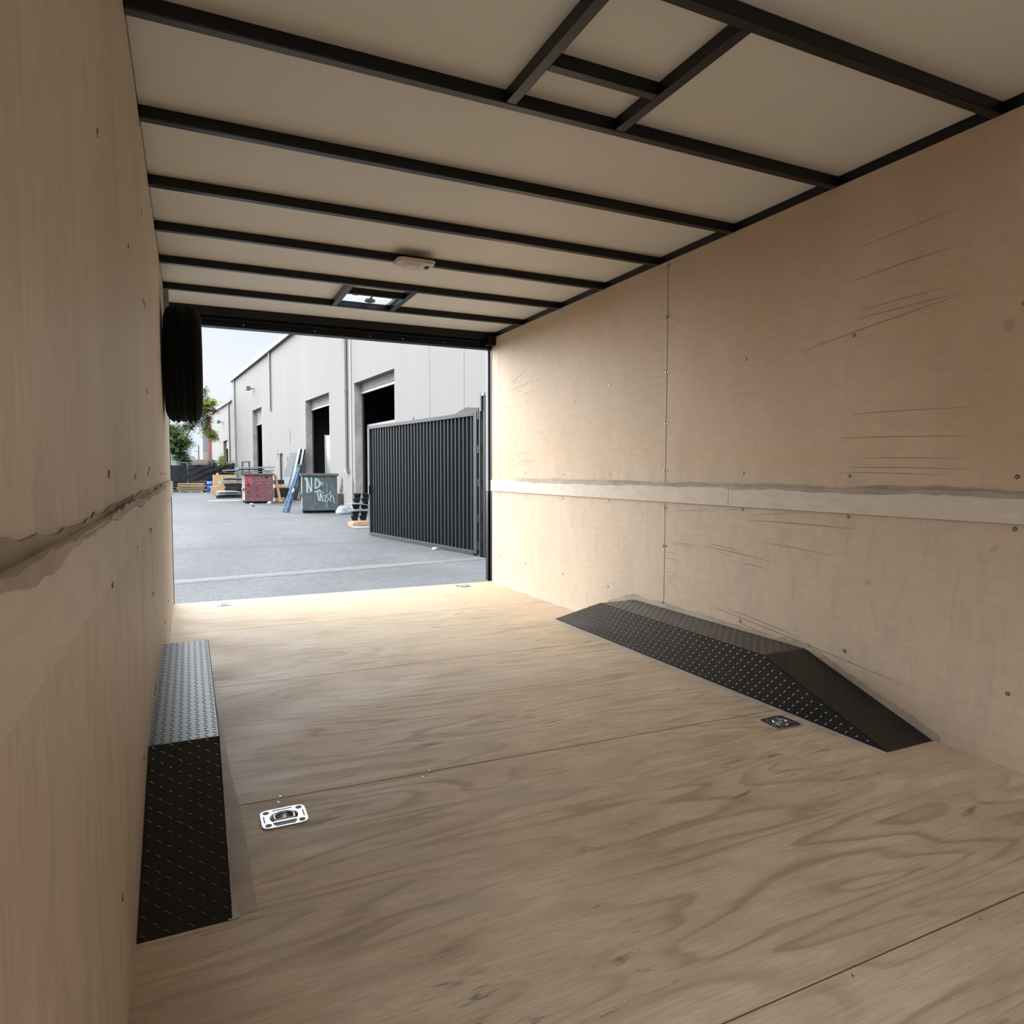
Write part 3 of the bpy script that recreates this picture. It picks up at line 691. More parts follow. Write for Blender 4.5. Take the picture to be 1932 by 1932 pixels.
# façade frame: s along the warehouse front (away from the trailer), k out from the wall towards the yard, h above the yard
P0 = Vector((6.532, 24.12, G)); FD = Vector((-.080, .9968, 0)); FN = Vector((-.9968, -.080, 0))
def F(s, k, h): return P0+FD*s+FN*k+Vector((0, 0, h))
def fbox(mb, s0, s1, k0, k1, h0, h1, mi=0): return mb.hexa([F(s0,k0,h0), F(s1,k0,h0), F(s1,k1,h0), F(s0,k1,h0), F(s0,k0,h1), F(s1,k0,h1), F(s1,k1,h1), F(s0,k1,h1)], mi)
HB = 9.42
DOORS = [(-5.0, -.06, 5.25, 4.88, .33), (3.9, 8.71, 5.28, 4.85, .34), (21.6, 25.4, 6.03, 5.0, .30)]
def build_warehouse():
    t = thing('warehouse', 'long pale warehouse with tall open roller door bays across the yard', 'building', F(5, 0, 0))
    mb = MB(); edges = [-32]+[v for d in DOORS for v in d[:2]]+[35.2]
    for i in range(0, len(edges), 2): fbox(mb, edges[i], edges[i+1], -.34, 0, 0, HB)
    for s0, s1, top, _, _ in DOORS: fbox(mb, s0, s1, -.34, 0, top, HB)
    fbox(mb, 34.9, 35.2, -30, 0, 0, HB)
    mb.build('front_wall', M['facade'], t)
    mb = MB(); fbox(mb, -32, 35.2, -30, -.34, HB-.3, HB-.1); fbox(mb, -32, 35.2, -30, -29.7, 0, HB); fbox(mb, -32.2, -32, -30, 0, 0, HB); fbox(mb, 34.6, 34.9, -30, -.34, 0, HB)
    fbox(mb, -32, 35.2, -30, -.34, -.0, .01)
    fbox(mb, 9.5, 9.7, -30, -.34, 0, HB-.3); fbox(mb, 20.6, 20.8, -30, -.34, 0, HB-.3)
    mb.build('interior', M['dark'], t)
    mb = MB(); fbox(mb, -32.2, 35.4, -.4, .22, HB-.02, HB+.05); fbox(mb, -32.2, 35.4, .10, .22, HB-.18, HB+.0); mb.build('roof_gutter', M['trim'], t)
    for s0, s1, top, sb, r in DOORS:
        mb = MB(); n = int((top-sb)/.085)+2
        for i in range(n):
            h1 = top+.1-i*.085; h0 = max(sb, h1-.085)
            V = [F(s0, -r+.02, h0), F(s1, -r+.02, h0), F(s1, -r+.02, h1), F(s0, -r+.02, h1), F(s0, -r+.05, (h0+h1)/2), F(s1, -r+.05, (h0+h1)/2)]
            mb.add(V, [(0,1,5,4), (4,5,2,3)])
        rs = mb.build('roller_shutter', M['shutter'], t); mb = MB(); fbox(mb, s0, s1, -r-.03, -r+.07, sb-.08, sb); mb.build('bottom_bar', M['shutter'], rs)
        mb = MB(); fbox(mb, s0-.012, s0+.02, -r, .004, 0, top); fbox(mb, s1-.02, s1+.012, -r, .004, 0, top)
        build_split(mb, 'door_jamb', M['jamb'], t)
        mb = MB(); fbox(mb, s1-.14, s1-.02, -r-.06, -r+.0, 0, top); fbox(mb, s0+.02, s0+.14, -r-.06, -r, 0, top); build_split(mb, 'shutter_track', M['blackframe'], t)
    # corner trim and pipes
    mb = MB(); fbox(mb, 33.9, 35.25, -.02, .06, 0, HB-.05); mb.build('corner_trim', M['facade'], t)
    for s, h0, h1, r in ((18.1, 5.48, HB-.15, .09), (33.7, 0, HB-.15, .07)):
        mb = MB(); fbox(mb, s-r, s+r, .0, .12, h0, h1); mb.build('downspout', M['pipe'], t)
    mb = MB(); mb.cyl(F(.95, .07, 1.6), F(.95, .07, HB), .07, .07, 10); mb.cyl(F(.95, .07, 5.0), F(.95, .07, 5.15), .09, .09, 10); fbox(mb, .75, 1.1, 0, .15, 1.5, 1.64)
    mb.build('pipe', M['pipe'], t)
    mb = MB(); fbox(mb, .30, .45, 0, .03, 0, HB); fbox(mb, -10.75, -10.72, 0, .01, 0, HB); fbox(mb, -8.2, -8.18, 0, .008, 0, HB); build_split(mb, 'wall_joint', M['pipe'], t)
    mb = MB(); mb.cyl(F(15.0, .08, 0), F(15.0, .08, 2.65), .06, .06, 8); mb.cyl(F(14.8, .08, 2.62), F(15.6, .08, 2.62), .05, .05, 8); mb.build('pipe', M['pipebr'], t)
    # the soot and scrape marks low on the wall by the first bay
    mb = MB(); R = random.Random(3)
    def blot(s, h, rs, rh, k=.004):
        n = 18; V = [F(s, k, h)]
        for i in range(n):
            a = 2*math.pi*i/n; q = R.uniform(.6, 1.1); V.append(F(s+rs*q*math.cos(a), k, h+rh*q*math.sin(a)))
        mb.add(V, [(0, i+1, (i+1) % n+1) for i in range(n)])
    blot(1.9, .95, .16, .42); blot(.15, .8, .06, .5, .006); blot(2.1, .7, .22, .25, .003); blot(14.2, 1.3, .12, .4); blot(13.4, 2.2, .1, .3); blot(16.3, 2.6, .08, .35); blot(12.6, 3.6, .07, .5)
    build_split(mb, 'soot_mark', M['soot'], t)
    # things glimpsed inside the open bays
    mb = MB(); fbox(mb, -4.9, -.45, -.5, -.42, 0, 3.45); 
    t2 = thing('inner_door_frame', 'grey framed dark screen standing inside the warehouse bay behind the gate', 'screen', F(-2.2, -.6, 0))
    mb = MB()
    for a in ((-.6, -.48, 0, 3.5), (-4.9, -4.78, 0, 3.5), (-4.9, -.48, 3.38, 3.5)): fbox(mb, a[0], a[1], -.52, -.42, a[2], a[3])
    mb.build('frame', M['farwhite'], t2)
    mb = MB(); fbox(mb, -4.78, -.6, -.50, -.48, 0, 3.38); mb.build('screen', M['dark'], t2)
    t3 = thing('hanging_lamp', 'round high bay lamp hanging inside the warehouse bay behind the gate', 'lamp', F(-2.7, -1.6, 4.4))
    MB().cyl(F(-2.7, -1.6, 4.2), F(-2.7, -1.6, 4.5), .26, .1, 16).build('shade', M['white'], t3)
    MB().cyl(F(-2.7, -1.6, 4.5), F(-2.7, -1.6, HB-.3), .02, .02, 6).build('cord', M['steel'], t3)
    t4 = thing('glass_panel', 'dark green glass door panel with a white paper, inside the middle bay', 'door panel', F(4.9, -.5, 0))
    mb = MB(); fbox(mb, 4.0, 6.3, -.50, -.44, 0, 3.35); mb.build('panel', plain('dark_green_glass', (.09, .11, .10), .3, 0, .5, 1.2), t4)
    mb = MB(); fbox(mb, 6.3, 6.45, -.52, -.42, 0, 3.4); mb.build('stile', M['lampgrey'], t4)
    mb = MB(); fbox(mb, 4.9, 5.5, -.44, -.435, 1.45, 2.05); mb.build('paper_note', M['farwhite'], t4)
build_warehouse()
def far_warehouse():
    t = thing('far_warehouse', 'lower pale warehouse continuing past the tall one, with one narrow door', 'building', F(43, 0, 0))
    s0, s1, top = 38.9, 42.0, 4.42; hb = 7.62
    mb = MB(); fbox(mb, 35.45, s0, -.3, -.0, 0, hb); fbox(mb, s1, 51.3, -.3, -.0, 0, hb); fbox(mb, s0, s1, -.3, 0, top, hb); fbox(mb, 51.0, 51.3, -20, -.3, 0, hb); fbox(mb, 35.45, 35.5, -20, -.3, 0, hb)
    mb.build('front_wall', M['facade'], t)
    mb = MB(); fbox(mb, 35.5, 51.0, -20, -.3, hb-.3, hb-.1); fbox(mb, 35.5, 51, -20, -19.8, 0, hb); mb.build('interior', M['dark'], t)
    mb = MB(); fbox(mb, 35.45, 51.5, -.3, .2, hb, hb+.12); mb.build('roof_gutter', M['trim'], t)
    mb = MB(); fbox(mb, s0, s1, -.3, -.25, 3.7, top); mb.build('roller_shutter', M['shutter'], t)
    mb = MB(); fbox(mb, s0, s1, -.5, -.42, 0, 3.7); mb.build('doorway', M['dark'], t)  # dark slab across the opening, painted as the shade within
    for s in (37.4,): mb = MB(); fbox(mb, s-.09, s+.09, 0, .12, 0, hb); mb.build('downspout', M['pipe'], t)
far_warehouse()
def flood(s, h, lab):
    t = thing('wall_floodlight', lab, 'floodlight', F(s, .1, h), 'floodlights on the warehouse walls')
    mb = MB(); mb.cyl(F(s, 0, h), F(s, .25, h), .04, .04, 8); mb.build('arm', M['lampgrey'], t)
    mb = MB(); fbox(mb, s-.22, s+.22, .22, .52, h-.14, h+.16); hs = mb.build('housing', M['lampgrey'], t, bevel=.04)
    mb = MB(); fbox(mb, s-.18, s+.18, .50, .53, h-.12, h+.1); mb.build('glass', M['farwhite'], hs)
flood(24.76, 7.6, 'small floodlight high on the tall warehouse wall above the narrow far bay')
flood(42.3, 6.25, 'small floodlight high on the lower far warehouse wall')
flood(1.3, 7.6, 'floodlight high on the warehouse wall just under the trailer header')

# ------------------------------------------------------------ dumpsters and clutter
def dumpster(O, ang, w, dpt, h, mats, label, marks):
    t = thing('dumpster', label, 'dumpster', O)
    Rm = Matrix.Translation(O) @ Matrix.Rotation(ang, 4, 'Z'); P = lambda x, y, z: Rm @ Vector((x, y, z))
    def bx(mb, a, b, mi=0): mb.box(a, b, mi, Rm)
    mb = MB(); tk = .03
    # hollow body: floor and four walls, the left side slanting outwards towards the top rear
    bx(mb, (0, 0, .10), (w, dpt, .14))
    mb.build('bottom', mats[0], t)
    mb = MB(); bx(mb, (0, 0, .14), (w, tk, h-.09)); mb.build('front_panel', mats[0], t)
    mb = MB(); bx(mb, (0, dpt-tk, .14), (w, dpt, h-.09)); mb.build('rear_panel', mats[0], t)
    mb = MB(); bx(mb, (0, tk, .14), (tk, dpt-tk, h-.09)); mb.build('side_panel', mats[1], t)
    mb = MB(); bx(mb, (w-tk, tk, .14), (w, dpt-tk, h-.09)); mb.build('side_panel', mats[1], t)
    mb = MB()
    for x in (w*.34, w*.67): bx(mb, (x-.015, -.012, .14), (x+.015, 0, h-.09))
    bx(mb, (0, -.01, .14), (.03, 0, h-.09)); bx(mb, (w-.03, -.01, .14), (w, 0, h-.09)); bx(mb, (0, -.015, .10), (w, 0, .16)); build_split(mb, 'rib', mats[0], t)
    mb = MB()
    for a, b in (((-.06, -.05, h-.09), (w+.06, .04, h)), ((-.06, dpt-.04, h-.09), (w+.06, dpt+.04, h)), ((-.06, .04, h-.09), (.03, dpt-.04, h)), ((w-.03, .04, h-.09), (w+.06, dpt-.04, h))): bx(mb, a, b)
    mb.build('rim', mats[2], t, bevel=.01)
    mb = MB(); bx(mb, (.02, .12, 0), (w-.05, .22, .10)); bx(mb, (.02, dpt-.25, 0), (w-.05, dpt-.12, .10)); build_split(mb, 'skid', M['foam'], t)
    mb = MB(); bx(mb, (-.06, .25, .6), (0, .75*dpt, .72)); mb.build('fork_pocket', mats[2], t, bevel=.01)
    for name, mat, strokes in marks:
        mb = MB(); k = 0
        for pts, wd in strokes:
            k += 1
            for (xa, za), (xb, zb) in zip(pts, pts[1:]):
                a = Vector((xa, 0, za)); b = Vector((xb, 0, zb)); dd = (b-a).normalized(); e = Vector((-dd.z, 0, dd.x))*wd/2; a -= dd*wd*.3; b += dd*wd*.3
                yy = -.014-.0004*(k % 7)
                mb.add([P((a+e).x, yy, (a+e).z), P((b+e).x, yy, (b+e).z), P((b-e).x, yy, (b-e).z), P((a-e).x, yy, (a-e).z)], [(0,1,2,3)])
        mb.build(name, mat, t)
    return t
def arc(cx, cz, rx, rz, a0, a1, n=8): return [(cx+rx*math.cos(math.radians(a0+(a1-a0)*i/n)), cz+rz*math.sin(math.radians(a0+(a1-a0)*i/n))) for i in range(n+1)]
# NO DR- / TRash, in runny pale paint (front face is 1.25 m wide)
nod = [([(.10,1.28),(.17,1.18),(.17,.78)], .05), ([(.13,1.30),(.24,1.02),(.30,.82)], .05), ([(.33,1.30),(.33,.80)], .045), ([(.20,1.30),(.20,.74)], .03), ([(.28,.84),(.28,.76)], .03),
       ([(.47,1.28),(.46,.90)], .045), (arc(.47, 1.09, .17, .17, 80, -85), .05), (arc(.50, 1.07, .10, .12, 90, -90), .03),
       ([(.69,1.14),(.69,1.00)], .018), (arc(.69, 1.11, .05, .035, 90, -90, 6), .018), ([(.70,1.07),(.75,1.0)], .018), ([(.80,1.07),(.84,1.07)], .018)]
tra = [([(.44,.78),(.62,.84)], .045), ([(.53,.82),(.58,.46)], .045), ([(.63,.82),(.63,.44)], .035), (arc(.65, .75, .08, .06, 110, -90), .03), ([(.66,.68),(.72,.42)], .035),
       (arc(.76, .55, .055, .10, 0, 360, 10), .028), ([(.81,.64),(.80,.42)], .03), ([(.93,.68),(.86,.66),(.85,.60),(.92,.55),(.93,.48),(.86,.44)], .03),
       ([(.99,.80),(1.00,.42)], .03), ([(1.0,.58),(1.06,.64),(1.10,.58),(1.13,.36)], .03), ([(.86,.44),(.87,.20)], .018), ([(.44,.8),(.45,.25)], .008), ([(.87,1.1),(.87,.75)], .01)]
dumpster(Vector((3.84, 20.55, G)), math.radians(-7), 1.24, 1.7, 1.45, [M['green_d'], M['side_d'], M['rust']], 'grey green dumpster with pale NO DR- TRash graffiti on its front',
         [('spray_lettering', M['spray'], nod+tra)])
R_ = random.Random(11); red = []; gry = []
for k in range(3):
    x0 = [.05, .48, .9][k]
    for j in range(6 if k < 2 else 3):
        z = 1.22-j*.17; red.append((arc(x0+R_.uniform(.1, .26), z, R_.uniform(.04, .12), R_.uniform(.02, .06), R_.uniform(0, 120), R_.uniform(200, 330), 6), R_.uniform(.015, .05)))
    for j in range(3): gry.append((arc(x0+R_.uniform(.1, .26), 1.15-.12*j, .1, .07, R_.uniform(0, 90), 300, 7), .018))
red += [([(.06,1.25),(.06,.75)], .07), ([(.16,1.27),(.17,.7)], .05), ([(.12,1.1),(.34,1.22)], .06), ([(.1,.95),(.38,1.02)], .05), ([(.50,.85),(.72,.98)], .05), ([(.52,.5),(.70,.55)], .06)]
dumpster(Vector((2.51, 29.6, G)), math.radians(0), 1.27, 1.9, 1.44, [M['red_d'], M['side_d'], M['rust']], 'dull red dumpster heaped with pale boards, scribbled with pink paint',
         [('spray_paint', M['spray_red'], red), ('spray_paint', M['spray_grey'], gry)])
def slab(name, c, size, rot, mat, label, cat, group=None, bend=0):
    w, d, h = size; mb = MB(); n = 8 if bend else 1; V = []
    for i in range(n+1):
        x = -w/2+w*i/n; z = -bend*(2*i/n-1)**2
        V += [(x, -d/2, z), (x, d/2, z), (x, d/2, z+h), (x, -d/2, z+h)]
    fs = [(0,1,2,3), tuple(4*n+k for k in (3,2,1,0))]
    for i in range(n):
        for a, b in ((0,1),(1,2),(2,3),(3,0)): fs.append((4*i+a, 4*i+4+a, 4*i+4+b, 4*i+b))
    mb.add(V, fs); o = mb.build(name, mat, local=True); o.location = c; o.rotation_euler = rot
    return tag(o, label, cat, group)
hz = G+1.45
slab('board', (2.95, 30.4, hz+.055), (1.6, 1.2, .045), (0, -.02, .1), M['sheetg'], 'greenish sheet lying lowest on the red dumpster rim', 'board', 'boards heaped on the red dumpster', .05)
slab('board', (2.55, 30.5, hz+.145), (1.9, .9, .055), (0, -.03, -.1), M['sheetw'], 'pale board reaching out left over the red dumpster', 'board', 'boards heaped on the red dumpster', .03)
slab('board', (3.05, 30.1, hz+.235), (1.65, .8, .065), (0, -.03, .05), M['sheetw'], 'long pale board on top of the red dumpster', 'board', 'boards heaped on the red dumpster', .02)
slab('board', (3.72, 30.4, hz+.108), (.30, .7, .03), (0, .0, .1), M['brown'], 'brown board at the right end of the heap on the red dumpster', 'board', 'boards heaped on the red dumpster')
slab('board', (2.35, 31.3, hz+.004), (1.3, .4, .03), (0, .0, .0), plain('reddish_board', (.2,.10,.085)), 'reddish board edge under the pale boards on the red dumpster', 'board', 'boards heaped on the red dumpster')
# plank leaning on the red dumpster
tag(MB().bar((4.10, 29.5, G+.03), (3.94, 30.0, G+1.36), .12, .05).build('plank', M['plank'], bevel=.005), 'orange brown plank leaning on the right side of the red dumpster', 'plank')
# stack right of the red dumpster
for i, (z, m, w) in enumerate(((0, 'card2', .5), (.15, 'foam', .75), (.66, 'card2', .8), (.78, 'card', .8), (.86, 'foam', .5))):
    hgt_ = (.12, .5, .06, .05, .22)[i]
    slab('box', (4.55-(.8-w)/2, 33.0, G+z), (w, .6, hgt_), (0, 0, .1), M[m], ['brown cardboard piece at the bottom behind the leaning plank', 'dark bin shaped box behind the leaning plank', 'orange cardboard sheet on the dark box behind the plank', 'tan cardboard sheet over the orange one behind the plank', 'small dark box topmost of the pile behind the plank'][i], 'box', 'pile between the red dumpster and the wall')
slab('sheet', (4.5, 30.2, G+.01), (.9, .7, .05), (0, .1, .3), M['sheetw'], 'crumpled pale sheet on the ground at the foot of the orange plank', 'sheet', bend=.03)
slab('sheet', (1.75, 33.0, G+.005), (1.5, 1.1, .015), (0, 0, .1), M['sheetw'], 'flat pale sheet on the asphalt left of the red dumpster', 'sheet')
# sheet stack, foam stack and cardboard boxes left of the red dumpster
for i in range(3):
    slab('sheet', (2.15, 37.6, G+.105+i*.12), (1.35-.1*i, 1.6, .05), (0, .01*(i-1), .05*i), M['sheetg' if i % 2 else 'foam'] if i != 2 else M['sheetw'], ['dark sheet at the bottom of the low sheet stack', 'greenish sheet in the middle of the low sheet stack', 'pale sheet on top of the low sheet stack'][i], 'sheet', 'low stack of sheets left of the red dumpster', .02)
tag(MB().box((1.45, 36.9, G), (2.85, 38.3, G+.06)).build('pallet', M['sheetw']), 'thin pale pallet under the low sheet stack', 'pallet')
for i in range(5):
    z = (.44, .565, .69, .84, 1.02)[i]; hh = (.10, .11, .12, .10, .09)[i]; m = ('foam', 'foam', 'foam', 'sheetw', 'foam')[i]; w = (1.0, .95, 1.0, 1.35, 1.0)[i]
    slab('foam_block', (2.55-(w-1)*.3, 39.4, G+z), (w, .9, hh), (0, .01, .03*i), M[m], ['lowest dark foam block of the stack by the cardboard box', 'second dark foam block of the stack by the cardboard box', 'third dark foam block under the wide pale one', 'wide pale slab in the foam stack by the cardboard box', 'topmost dark foam slab of the stack by the cardboard box'][i], 'foam block', 'foam stack beside the cardboard box', .02)
slab('board', (2.4, 39.6, G+1.12), (1.0, .8, .04), (0, 0, .1), M['sheetw'], 'pale board topmost on the foam stack', 'board')
tag(MB().box((2.1, 39.0, G), (3.0, 39.9, G+.41)).build('support_block', M['foam']), 'dark block carrying the foam stack', 'foam block')
cb = thing('cardboard_box', 'large tan cardboard box standing behind the foam stack', 'cardboard box', (2.35, 46.5, G))
MB().box((1.62, 46.0, G), (3.1, 47.0, G+1.29)).build('body', M['card'], cb)
MB().box((1.85, 46.2, G+1.29), (1.98, 46.9, G+1.42)).build('flap', M['card'], cb)
MB().box((2.28, 45.99, G+.02), (2.31, 46.0, G+1.28)).build('tape_seam', M['plank'], cb)
cb = thing('cardboard_box', 'low brown cardboard box in front of the tall tan one', 'cardboard box', (1.7, 44.8, G))
MB().box((1.43, 44.4, G), (1.95, 45.2, G+.54)).build('body', M['card2'], cb)
dr = thing('drum', 'blue plastic drum beside the cardboard boxes', 'drum', (1.6, 50, G))
MB().lathe([(.001, 0), (.26, 0), (.28, .05), (.28, .3), (.295, .32), (.28, .34), (.28, .6), (.295, .62), (.28, .64), (.27, .80), (.001, .80)], (1.58, 50, G), (0,0,1), 20).build('body', M['bluedrum'], dr)
# brown steel frame sticking up behind the red dumpster
fr = thing('steel_frame', 'brown open steel frame rising behind the red dumpster against the wall', 'frame', (3.2, 38.2, G))
mb = MB(); mb.bar((2.98, 38, G), (2.98, 38, G+2.1), .1, .1); mb.bar((3.38, 38.3, G), (3.38, 38.3, G+2.13), .1, .1); mb.bar((2.98, 38, G+2.08), (3.38, 38.3, G+2.1), .06, .06); mb.build('frame', M['pipebr'], fr)
# stacked pine boards by the fence
for i in range(8):
    z = .12+.07*i; w = 1.9+R_.uniform(-.2, .05)
    slab('pine_board', (.28+R_.uniform(-.06, .06), 50.6+R_.uniform(-.05, .05), G+z), (w, .8, .05), (0, R_.uniform(-.012, .012), R_.uniform(-.04, .04)), M['pine'],
         ['lowest', 'second lowest', 'third lowest', 'fourth lowest', 'fourth from the top', 'third from the top', 'second from the top', 'topmost'][i]+' pine board of the stack under the black tarp fence', 'board', 'pine boards stacked under the tarp fence')
for x, wh in ((-.5, 'left'), (.2, 'middle'), (.95, 'right')): tag(MB().box((x-.08, 50.2, G), (x+.08, 51.0, G+.12)).build('bearer', M['pine']), wh+' timber bearer under the pine board stack', 'timber', 'bearers under the pine board stack')
slab('pine_board', (1.35, 51.2, G+.02), (.8, .5, .16), (0, 0, 0), M['card'], 'short tan block right of the pine board stack', 'board')
def lump(name, c, rx, ry, rz, mat, label, cat, seed=1, group=None):
    R = random.Random(seed); mb = MB(); n, m = 14, 9; V = []
    for j in range(m+1):
        th = math.pi/2*j/m
        for i in range(n):
            a = 2*math.pi*i/n; q = 1+.16*math.sin(3*a+seed)+R.uniform(-.08, .08); V.append((rx*q*math.cos(a)*math.cos(th)**.7 if j < m else 0, ry*q*math.sin(a)*math.cos(th)**.7 if j < m else 0, rz*math.sin(th)*(1+R.uniform(-.1, .1))))
    mb.add(V, [(j*n+i, j*n+(i+1) % n, (j+1)*n+(i+1) % n, (j+1)*n+i) for j in range(m) for i in range(n)]+[tuple(reversed(range(n)))], 0, True)
    o = mb.build(name, mat, local=True); o.location = c; return tag(o, label, cat, group)
lump('sack', (-1.25, 50.3, G), .33, .5, .6, M['sheetw'], 'pale crumpled sack at the left end under the tarp fence', 'sack', 4)
lump('plastic_bag', (5.12, 19.6, G), .30, .35, .30, M['bag'], 'white plastic bag lying right of the grey green dumpster', 'bag', 2)
lump('plastic_bag', (5.55, 20.3, G), .28, .3, .24, M['bag'], 'second white plastic bag, behind the first and nearer the wall', 'bag', 3)
slab('film_scrap', (4.87, 19.35, G+.004), (.22, .1, .012), (0, 0, .1), M['pink'], 'pink scrap of film at the foot of the white bag', 'litter')
tag(MB().box((5.62, 23.2, G), (5.88, 23.6, G+.62)).build('wooden_block', M['brown']), 'brown wooden box standing behind the white plastic bags', 'box')
lump('litter', (3.55, 28.9, G), .12, .12, .12, M['bag'], 'white crumpled litter at the right foot of the red dumpster', 'litter', 6)
lump('litter', (2.75, 28.9, G), .10, .06, .05, M['bag'], 'small white litter under the front of the red dumpster', 'litter', 7)
lump('litter', (4.43, 7.35, G), .07, .07, .05, M['bag'], 'white crumpled litter on the concrete at the gate foot', 'litter', 8)
lump('litter', (2.62, 26.5, G), .06, .06, .05, M['foam'], 'tiny dark scrap on the asphalt in front of the red dumpster', 'litter', 9)

def ladder():
    t = thing('step_ladder', 'blue folded step ladder leaning on the grey green dumpster', 'ladder', (3.3, 21.25, G))
    b = Vector((3.25, 21.38, G+.02)); tp = Vector((3.93, 22.05, G+1.74)); w = Vector((.09, -.17, 0)); back = Vector((.10, .10, -.02))
    def rail(o, nm):
        MB().bar(b+o, tp+o*.55, .07, .035).build(nm, M['blue'], t)
    rail(Vector((0,0,0)), 'front_rail'); rail(w, 'front_rail'); rail(back, 'rear_rail'); rail(back+w, 'rear_rail')
    for i in range(6):
        k = (i+.6)/6.4; p = b.lerp(tp, k); ww = w*(1-.45*k)
        MB().bar(p, p+ww, .09, .025).build('step', M['alu'], t)
    MB().bar(tp-Vector((.02, -.02, -.02)), tp+w*.55+Vector((.03, -.03, .02)), .14, .06).build('cap', M['lampgrey'], t)
    p = b.lerp(tp, .45)+w*.85; MB().bar(p+Vector((-.01, -.045, -.05)), p+Vector((.05, 0, .08)), .06, .03).build('sticker', M['yellow'], t)
ladder()
def leaning(s0, s1, k0, k1, h, th, name, label, cat, parts):
    t = thing(name, label, cat, F((s0+s1)/2, k0, 0))
    ln = math.hypot(k0-k1, h); up = (FN*(k1-k0)+Vector((0,0,h)))/ln; nn = FD.cross(up); nn = nn if nn.x < 0 else -nn
    o = F(s0, k0, 0)
    for nm, mat, a0, a1, u0, u1, d0, d1 in parts:
        P = lambda a, u, d: o+FD*((s1-s0)*a)+up*(ln*u)+nn*d
        MB().hexa([P(a0,u0,d0), P(a1,u0,d0), P(a1,u0,d1), P(a0,u0,d1), P(a0,u1,d0), P(a1,u1,d0), P(a1,u1,d1), P(a0,u1,d1)]).build(nm, mat, t)
    return t
leaning(9.5, 11.4, .95, .22, 2.62, .06, 'door_panel', 'pale door panel with a frosted pane leaning on the warehouse wall', 'door panel',
        [('frame', M['panel'], 0, 1, 0, 1, 0, .05), ('pane', M['panelg'], .06, .94, .47, .97, .05, .056), ('lower_panel', M['panel'], .02, .98, .02, .44, .05, .058)])
leaning(8.85, 9.4, .80, .16, 2.72, .05, 'black_panel', 'black framed panel leaning next to the middle bay, behind the pale one', 'panel', [('frame', M['blackframe'], 0, 1, 0, 1, 0, .10)])
leaning(8.3, 8.75, .62, .10, 2.70, .05, 'black_panel', 'black framed panel leaning at the left jamb of the middle bay', 'panel', [('frame', M['blackframe'], 0, 1, 0, 1, 0, .09)])

def spool_stack():
    base = Vector((4.42, 14.0, G)); R = random.Random(2)
    slab('sheet', (4.42, 13.3, G+.004), (.62, .5, .012), (0, 0, .15), M['sheetw'], 'white sheet flat on the ground in front of the black tub stack', 'sheet')
    slab('cardboard', (4.42, 13.9, G+.02), (.50, .45, .11), (0, -.03, .1), M['card2'], 'orange cardboard under the stack of black tubs by the gate', 'cardboard', bend=.02)
    z = .15; z_l = []
    tub = None; k = 0
    for layer in range(5):
        if layer in (2, 3):
            slab('sheet', (base.x+R.uniform(-.02, .04), base.y, G+z), (.55, .45, .02), (0, (.05, .16)[layer-2]*.6, .2), M['sheetw'], ['upper', 'lower'][3-layer-0 if layer == 3 else 1]+' white sheet between the black tubs by the gate', 'sheet', 'white sheets in the tub stack', .01); z += .045
        for c in range(2):
            if layer == 4: pass
            prof = [(.001, 0), (.075, 0), (.105, .11), (.115, .115), (.115, .13), (.1, .13), (.07, .02), (.001, .02)]
            if tub is None: tub = o = MB().lathe(prof, (0,0,0), (0,0,1), 20).build('tub', M['foam'], local=True)
            else: o = tub.copy(); COL.objects.link(o)
            o.location = (base.x-.10+c*.24+.02*layer, base.y+R.uniform(-.02, .02), G+z)
            tag(o, '%s black tub, %s of the stack by the gate' % (('left', 'right')[c], ('lowest', 'second', 'third', 'fourth', 'topmost')[layer]), 'tub', 'black tubs stacked by the gate')
        z += .135
spool_stack()

# ------------------------------------------------------------ the far end of the yard
def tarp_fence():
    a = Vector((-9.0, 44.0, G)); b = Vector((3.62, 57.9, G)); d = (b-a); L = d.length; d.normalize(); n = Vector((d.y, -d.x, 0))
    t = thing('tarp_fence', 'wire fence hung with a sagging black tarp at the far end of the yard', 'fence', a)
    mb = MB(); N, Mz = 130, 14; V = []
    for i in range(N+1):
        s = i/N
        for j in range(Mz+1):
            v = j/Mz; top = 2.02+.05*math.sin(s*26)+(.20 if s > .93 else 0)*((s-.93)/.07); bot = .74+.03*math.sin(s*17)
            h = bot+(top-bot)*v; r = max(0, (s-.66)/.34)
            off = .03*math.sin(s*60)+.10*r*math.sin(14*(v*1.2-(s-.66)*5.5))*(1-abs(v-.5))+.02*math.sin(s*140+v*6)
            V.append(a+d*(L*s)+n*(.06+off)+Vector((0, 0, h)))
    mb.add(V, [(i*(Mz+1)+j, (i+1)*(Mz+1)+j, (i+1)*(Mz+1)+j+1, i*(Mz+1)+j+1) for i in range(N) for j in range(Mz)], 0, True)
    mb.build('tarp', M['tarp'], t)
    for i in range(8):
        p = a+d*(L*i/7); MB().cyl(p, p+Vector((0,0,2.25)), .04, .04, 8).build('post', M['trim'], t)
    MB().cyl(a+Vector((0,0,2.1)), b+Vector((0,0,2.25)), .03, .03, 6).build('top_rail', M['trim'], t)
    mb = MB(); 
    for h in (.1, .32, .55): mb.bar(a+Vector((0,0,h)), b+Vector((0,0,h)), .04, .05)
    build_split(mb, 'lower_rail', M['trim'], t)
    mb = MB(); mb.add([a-n*.05, b-n*.05, b-n*.05+Vector((0,0,.72)), a-n*.05+Vector((0,0,.72))], [(0,1,2,3)]); mb.v = [tuple(p) for p in mb.v]
    mb.build('lower_screen', M['blackframe'], t)
tarp_fence()
